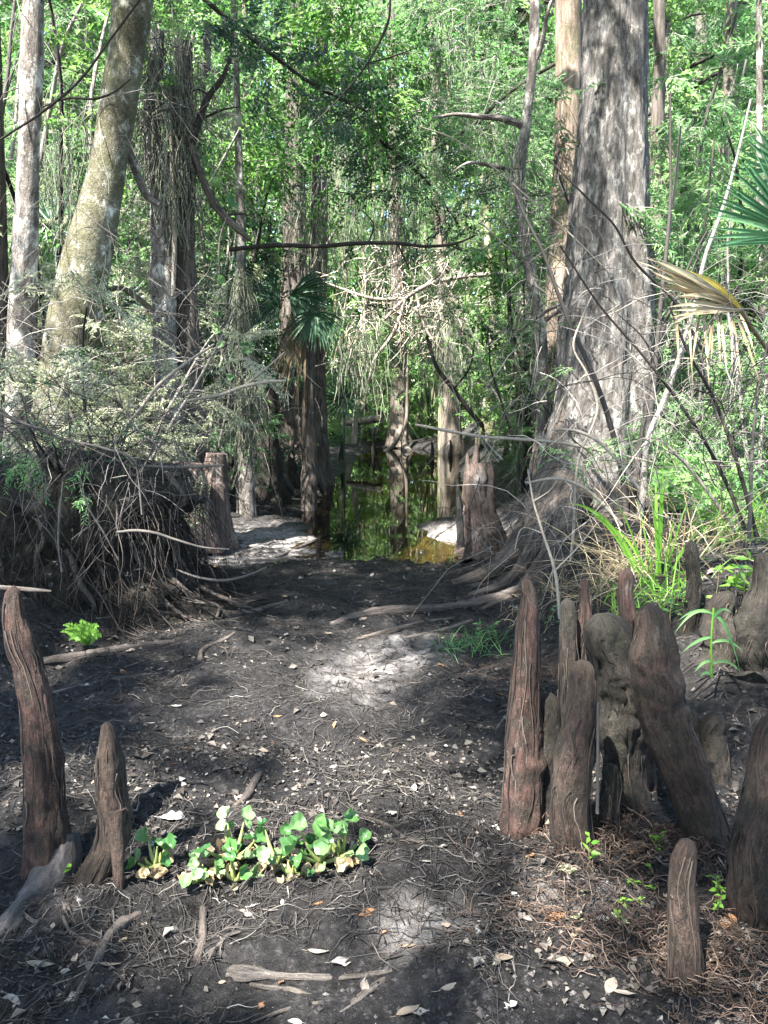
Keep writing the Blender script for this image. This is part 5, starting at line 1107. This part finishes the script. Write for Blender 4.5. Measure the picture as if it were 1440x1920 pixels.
# reddish needle litter round the right-hand cluster
n = 1500; ctr = np.array([G(*q_)[:2] for q_ in [(1180, 1570), (1220, 1780), (1340, 1800), (1060, 1730), (1120, 1600), (1360, 1620), (1400, 1880), (990, 1260)]])
i = rng.integers(0, len(ctr), n); xy_ = ctr[i]+rng.normal(size=(n, 2))*[.12, .1]; a = rng.uniform(0, 6.28, n)
P = wander(n, np.c_[xy_, np.zeros(n)], np.stack([np.cos(a), np.sin(a), 0*a], 1), rng.uniform(.03, .14, n), 6, .45); P[..., 2] = gz(P[..., 0], P[..., 1])+.006+np.abs(rng.normal(0, .02, (n, 1)))+np.abs(rng.normal(0, .008, (n, 6)))
M['needle'] = mat_tint('cypress_needle', [(0, (.03, .02, .015)), (.5, (.1, .065, .048)), (1, (.3, .23, .18))], .8, 60, .3, 0)
g = Geo(); tubes(g, P, rad(n, 6, .0016, .0008), 3, rng.beta(1.3, 2, n)); tag(g.build('needle_litter', M['needle'], loc=(.8, 2.5, 0)), 'reddish brown cypress needles matted round the knees on the right', 'leaf litter', kind='stuff')
# crumbs of mud
n = 15000; x, y = ground_pts(n, 2.6, 9); dn = fbm(P3(x*2.3, y*2.3), 39, 3); keep = (dn > -.05) & (pool_sd(x, y) < -.1); x, y = x[keep], y[keep]; n = len(x)
s_ = np.clip(rng.lognormal(-4.8, .45, n), .003, .013)*(.8+.06*y); z = gz(x, y)
oc = np.array([[1, 0, 0], [0, 1, 0], [-1, 0, 0], [0, -1, 0], [0, 0, .8], [0, 0, -.8]]); of = np.array([[0, 1, 4], [1, 2, 4], [2, 3, 4], [3, 0, 4]])
V = P3(x, y, z)[:, None]+oc[None]*s_[:, None, None]*rng.uniform(.5, 1.2, (n, 6, 1)); FF = of[None]+(np.arange(n)*6)[:, None, None]
g = Geo(); g.add(V, FF.reshape(-1, 3), np.repeat(rng.beta(.8, 1.8, n), 6)); M['crumb'] = mat_tint('mud_crumb', [(0, (.012, .011, .012)), (.6, (.04, .037, .038)), (1, (.14, .125, .12))], .8, 90, .3, 0)
tag(g.build('mud_crumbs', M['crumb'], loc=(0, 4, 0), smooth=False), 'crumbs and clods of dark mud over the creek bed', 'mud', kind='stuff')

# fallen leaves one can count
def leaf_mesh(shape, seed):
    r = np.random.default_rng(seed); g = Geo(); nu, nv = 15, 7
    u = np.linspace(0, 1, nu); k = np.linspace(-1, 1, nv)
    if shape == 'oval': hw = .24*np.sin(math.pi*u**.85)**.8
    elif shape == 'lance': hw = .14*np.sin(math.pi*u**.8)
    elif shape == 'lobed': hw = .34*np.sin(math.pi*u)**.5*(.55+.45*np.abs(np.cos(2.6*math.pi*u)))
    else: hw = .3*np.sin(math.pi*u)**.6*(.8+.2*np.sin(9*u+seed))
    U, Kk = np.meshgrid(u, k, indexing='ij'); x = U-.5+.06*(np.abs(Kk) > .9)*(shape == 'lobed'); y = Kk*hw[:, None]
    z = r.uniform(.15, .5)*(Kk*hw[:, None])**2*3+r.uniform(-.1, .35)*(U-.5)**2+.05*fbm(np.stack([U*3, Kk*1.5, U*0+seed], -1), seed, 2)
    if shape == 'crumpled': z = z+.16*fbm(np.stack([U*3.5, Kk*2, U*0+seed], -1), seed+9, 3)
    i = np.arange(nu-1)[:, None]*nv+np.arange(nv-1)[None]
    g.add(np.stack([x, y, z], -1), np.stack([i, i+nv, i+nv+1, i+1], -1).reshape(-1, 4), 0)
    s = np.linspace(0, 1, 4); tubes(g, np.stack([-.5-.25*s, 0*s+.03*s*s, .02*s], 1)[None], rad(1, 4, .012, .008), 4, 0)
    return g
LT = {}
def leaf_at(px, py, size, shape, tint, label, group=None, rz=None, tilt=.25):
    p = G(px, py) if np.isscalar(px) else np.asarray(px, float)
    var = int(rng.integers(0, 4)); tq = round(tint*6)/6; key = (shape, var, tq)
    if key not in LT:
        g = leaf_mesh(shape, var*7+len(shape)); g.t = [np.full(len(q_), tq) for q_ in g.t]; o = g.build('fallen_leaf', M['dead_leaf']); LT[key] = o
    else: o = LT[key].copy(); COL.objects.link(o)
    o.location = (p[0], p[1], p[2]+.004+size*.035); o.scale = (size,)*3
    o.rotation_euler = (rng.normal(0, tilt), rng.normal(0, tilt), rng.uniform(0, 6.28) if rz is None else rz)
    tag(o, label, 'leaf', group)
H = [(322, 1535, .115, 'lobed', 1, 'large white lobed dead leaf above the left end of the hyacinth row', 0.1), (550, 1527, .05, 'oval', .95, 'small pale oval leaf above the hooked hyacinth leaf', .3), (697, 1577, .07, 'crumpled', .75, 'crumpled grey leaf right of the hyacinth row', .4),
     (733, 1527, .062, 'crumpled', .9, 'pale curled leaf above the thin dark curved branch', .1), (690, 1714, .085, 'oval', .3, 'orange brown leaf lying flat left of the lower sunny silt patch', .2), (640, 1808, .085, 'crumpled', .85, 'pale torn leaf just above the split driftwood', .3),
     (597, 1788, .085, 'lance', .6, 'narrow tan leaf above the split driftwood', -.2), (897, 1808, .085, 'crumpled', .85, 'broad grey white leaf right of the lower sunny silt patch', 1.2), (938, 1800, .095, 'oval', .5, 'pinkish tan leaf overlapping the broad grey white one', -.3),
     (935, 1302, .085, 'oval', .3, 'orange leaf propped on the slope left of the slender knee', -.9), (1042, 1722, .085, 'oval', .2, 'rust orange leaf on the pale needle litter', .2), (1130, 1726, .06, 'crumpled', 1, 'small white leaf right of the rust orange leaf', .2),
     (1050, 1806, .115, 'crumpled', .65, 'big curled olive tan leaf at the lower right of the path', .3), (1146, 1850, .085, 'oval', .6, 'grey brown pointed leaf left of the grey-tipped knee', 1.0), (1172, 1866, .08, 'lance', .75, 'narrow pale leaf beside the grey brown pointed one', -.5),
     (1080, 1752, .075, 'lance', .5, 'brown lance-shaped leaf on the needle litter', .7), (1030, 1770, .06, 'lance', .65, 'upright folded tan leaf left of the brown lance-shaped leaf', 1.4), (848, 1855, .1, 'lance', .7, 'long dull tan leaf low in the middle of the picture', .3),
     (765, 1900, .085, 'oval', .42, 'dull pink leaf at the bottom edge below the path', .4), (952, 1890, .06, 'lobed', .95, 'small white lobed leaf at the bottom edge right of centre', .2), (790, 1902, .06, 'crumpled', .8, 'small grey crumpled leaf at the bottom edge', 0),
     (330, 1326, .07, 'lobed', .95, 'white torn leaf on the mud behind the two left knees', .1), (282, 1358, .055, 'lance', .9, 'narrow white leaf on the mud just behind the short left knee', .1), (160, 1287, .06, 'crumpled', .85, 'pale leaf right of the tall left knee', .1), (300, 1256, .06, 'lance', .8, 'narrow pale leaf below the grey fallen branch', .1),
     (160, 1520, .07, 'lance', .85, 'narrow pale leaf between the two left knees', .2), (250, 1522, .06, 'lance', .85, 'pale curled leaf right of the short left knee', -.4), (925, 1552, .06, 'lance', .95, 'white pointed leaf leaning at the foot of the slender knee', .7), (800, 1462, .055, 'crumpled', .85, 'pale leaf on the mud in the middle right of the path', .2),
     (890, 1480, .05, 'oval', .8, 'small pale leaf left of the knee cluster', 0), (625, 1440, .05, 'crumpled', .85, 'small white crumpled leaf in the middle of the path', .3), (520, 1345, .06, 'lance', .35, 'rusty narrow leaf in the middle left of the path', .1), (560, 1620, .05, 'oval', .9, 'small pale leaf stuck among the hyacinth stalks', .2),
     (75, 1812, .1, 'lance', .45, 'long brown leaf under the thick grey root at the left', .1), (120, 1825, .045, 'crumpled', .9, 'small whitish crumpled leaf below the left knees', .1), (205, 1812, .08, 'lance', .55, 'dull tan leaf below the forked root', .15), (20, 1875, .05, 'oval', .85, 'small pale leaf in the bottom left corner', .2),
     (475, 1702, .06, 'crumpled', .8, 'grey leaf right of the wood stub', .2), (700, 1405, .05, 'lance', .75, 'thin tan leaf below the sunny silt patch', .3), (1385, 1362, .08, 'crumpled', .6, 'pinkish crumpled leaf on the bank right of the stubby knees', .1), (1360, 1735, .09, 'oval', .4, 'tan leaf wedged behind the grey-tipped knee', 1.2), (1345, 1800, .08, 'crumpled', .75, 'pale curled leaf right of the grey-tipped knee', .5),
     (830, 1590, .05, 'crumpled', .85, 'small pale leaf above the middle of the lower path', .5), (800, 1618, .045, 'crumpled', .8, 'small grey leaf right of the dark curved branch', .1), (580, 1640, .04, 'oval', .7, 'small yellowish leaf between two hyacinths', .1), (1110, 1655, .05, 'lance', .7, 'small tan leaf among the tiny pale green leaves', .4)]
for (a, b, s_, sh, tt, lab, rz) in H: leaf_at(a, b, s_*.74, sh, tt, lab, None, rz, .15)
x, y = ground_pts(330, 3.0, 8); k = 0
for xx, yy in zip(x, y):
    if pool_sd(np.array(xx), np.array(yy)) > -.1 or k >= 230: continue
    k += 1; leaf_at(np.array([xx, yy, float(gz(np.array(xx), np.array(yy)))]), None, rng.uniform(.016, .05)*(.7+.12*yy), rng.choice(['oval', 'lance', 'crumpled', 'crumpled']), float(np.clip(rng.normal(.62, .24), .1, 1)),
        'small dry leaf lying among many on the dark mud of the creek bed', 'small dry leaves scattered on the mud', None, .3)

# ------------------------------------------------------------------ tangle of dry vines and twigs
def tangle(label, clouds, nm='dry_vines', mat='twig', r=(.0015, .004), L=(.25, .9), wob=.3, droop=.8, tl=(0, 1), dirn=None):
    g = Geo()
    for (pxr, pyr, dr_, n, nc, sig) in clouds:
        c = clumpy(n, nc, in_view(pxr, pyr, dr_), sig); d_ = rng.normal(size=(n, 3)) if dirn is None else np.array(dirn)+rng.normal(size=(n, 3))*.5
        rr = rng.uniform(*r, n)*np.mean(dr_)/5
        tubes(g, wander(n, c, d_, rng.uniform(*L, n), 8, wob, droop), rad(n, 8, rr, rr*.4), 3, rng.uniform(*tl, n))
    return tag(g.build(nm, M[mat], loc=W((clouds[0][0][0]+clouds[0][0][1])/2, clouds[0][1][1], clouds[0][2][0])), label, 'vines', kind='stuff')
tangle('tangle of dry vines and twigs over the top of the root mound', [((-20, 340), (770, 900), (4.9, 5.6), 300, 40, .12), ((0, 300), (820, 960), (4.8, 5.1), 90, 20, .1)], tl=(0, .7))
tangle('web of dry twigs through the sunlit bush and dead snags', [((170, 430), (560, 860), (6, 7.8), 220, 50, .2), ((0, 200), (520, 820), (6, 6.9), 120, 25, .2)], r=(.0015, .0032))
tangle('web of bare twigs before the big cypress and right bank', [((950, 1120), (840, 1080), (4.6, 6.2), 130, 30, .14), ((1180, 1440), (520, 1040), (4.0, 6.5), 420, 40, .2), ((960, 1070), (380, 760), (7, 9), 260, 25, .2)])
tangle('hanging twigs and aerial roots among the trunks across the background', [((330, 1060), (120, 760), (9, 16), 260, 70, .3), ((0, 340), (0, 560), (7, 12), 300, 40, .3)], r=(.0012, .003), L=(.5, 1.8), droop=1.5)
tangle('dry brown twigs and dead leaves caught in the branches at the top', [((820, 1010), (0, 200), (9, 12), 260, 14, .35), ((260, 370), (60, 330), (7.6, 8.4), 260, 18, .15)], r=(.001, .0025), L=(.2, .8))
moss(warm, [(800, 160, 11), (850, 120, 11), (905, 200, 11), (870, 170, 11), (830, 60, 11), (740, 300, 11)], 40, (.3, 1.0), wd=.006, spread=.2)

moss(snag, [(292, 110, 7.85), (300, 200, 7.85), (286, 280, 7.85), (318, 330, 7.85), (270, 180, 7.9)], 60, (.2, .7), wd=.004, spread=.09)
moss(snag2, [(340, 110, 8.0), (352, 220, 8.0), (338, 320, 8.0), (362, 150, 8.0)], 60, (.2, .7), wd=.004, spread=.09)
moss(fus, [(575, 30, 10.5), (570, 70, 10.5), (700, 30, 11), (560, 380, 11.5), (600, 420, 11.5), (660, 380, 12), (730, 420, 12), (640, 250, 12), (770, 380, 12)], 46, (.3, 1.1), wd=.006, spread=.14)
moss(lean, [(175, 250, 7.3), (140, 330, 7.3), (150, 420, 7.3), (120, 290, 7.5)], 50, (.2, .7), wd=.004, spread=.12)
moss(sap, [(985, 330, 8.4), (960, 260, 8.5), (995, 560, 8.4), (1010, 700, 8.4)], 34, (.2, .7), wd=.004, spread=.08)
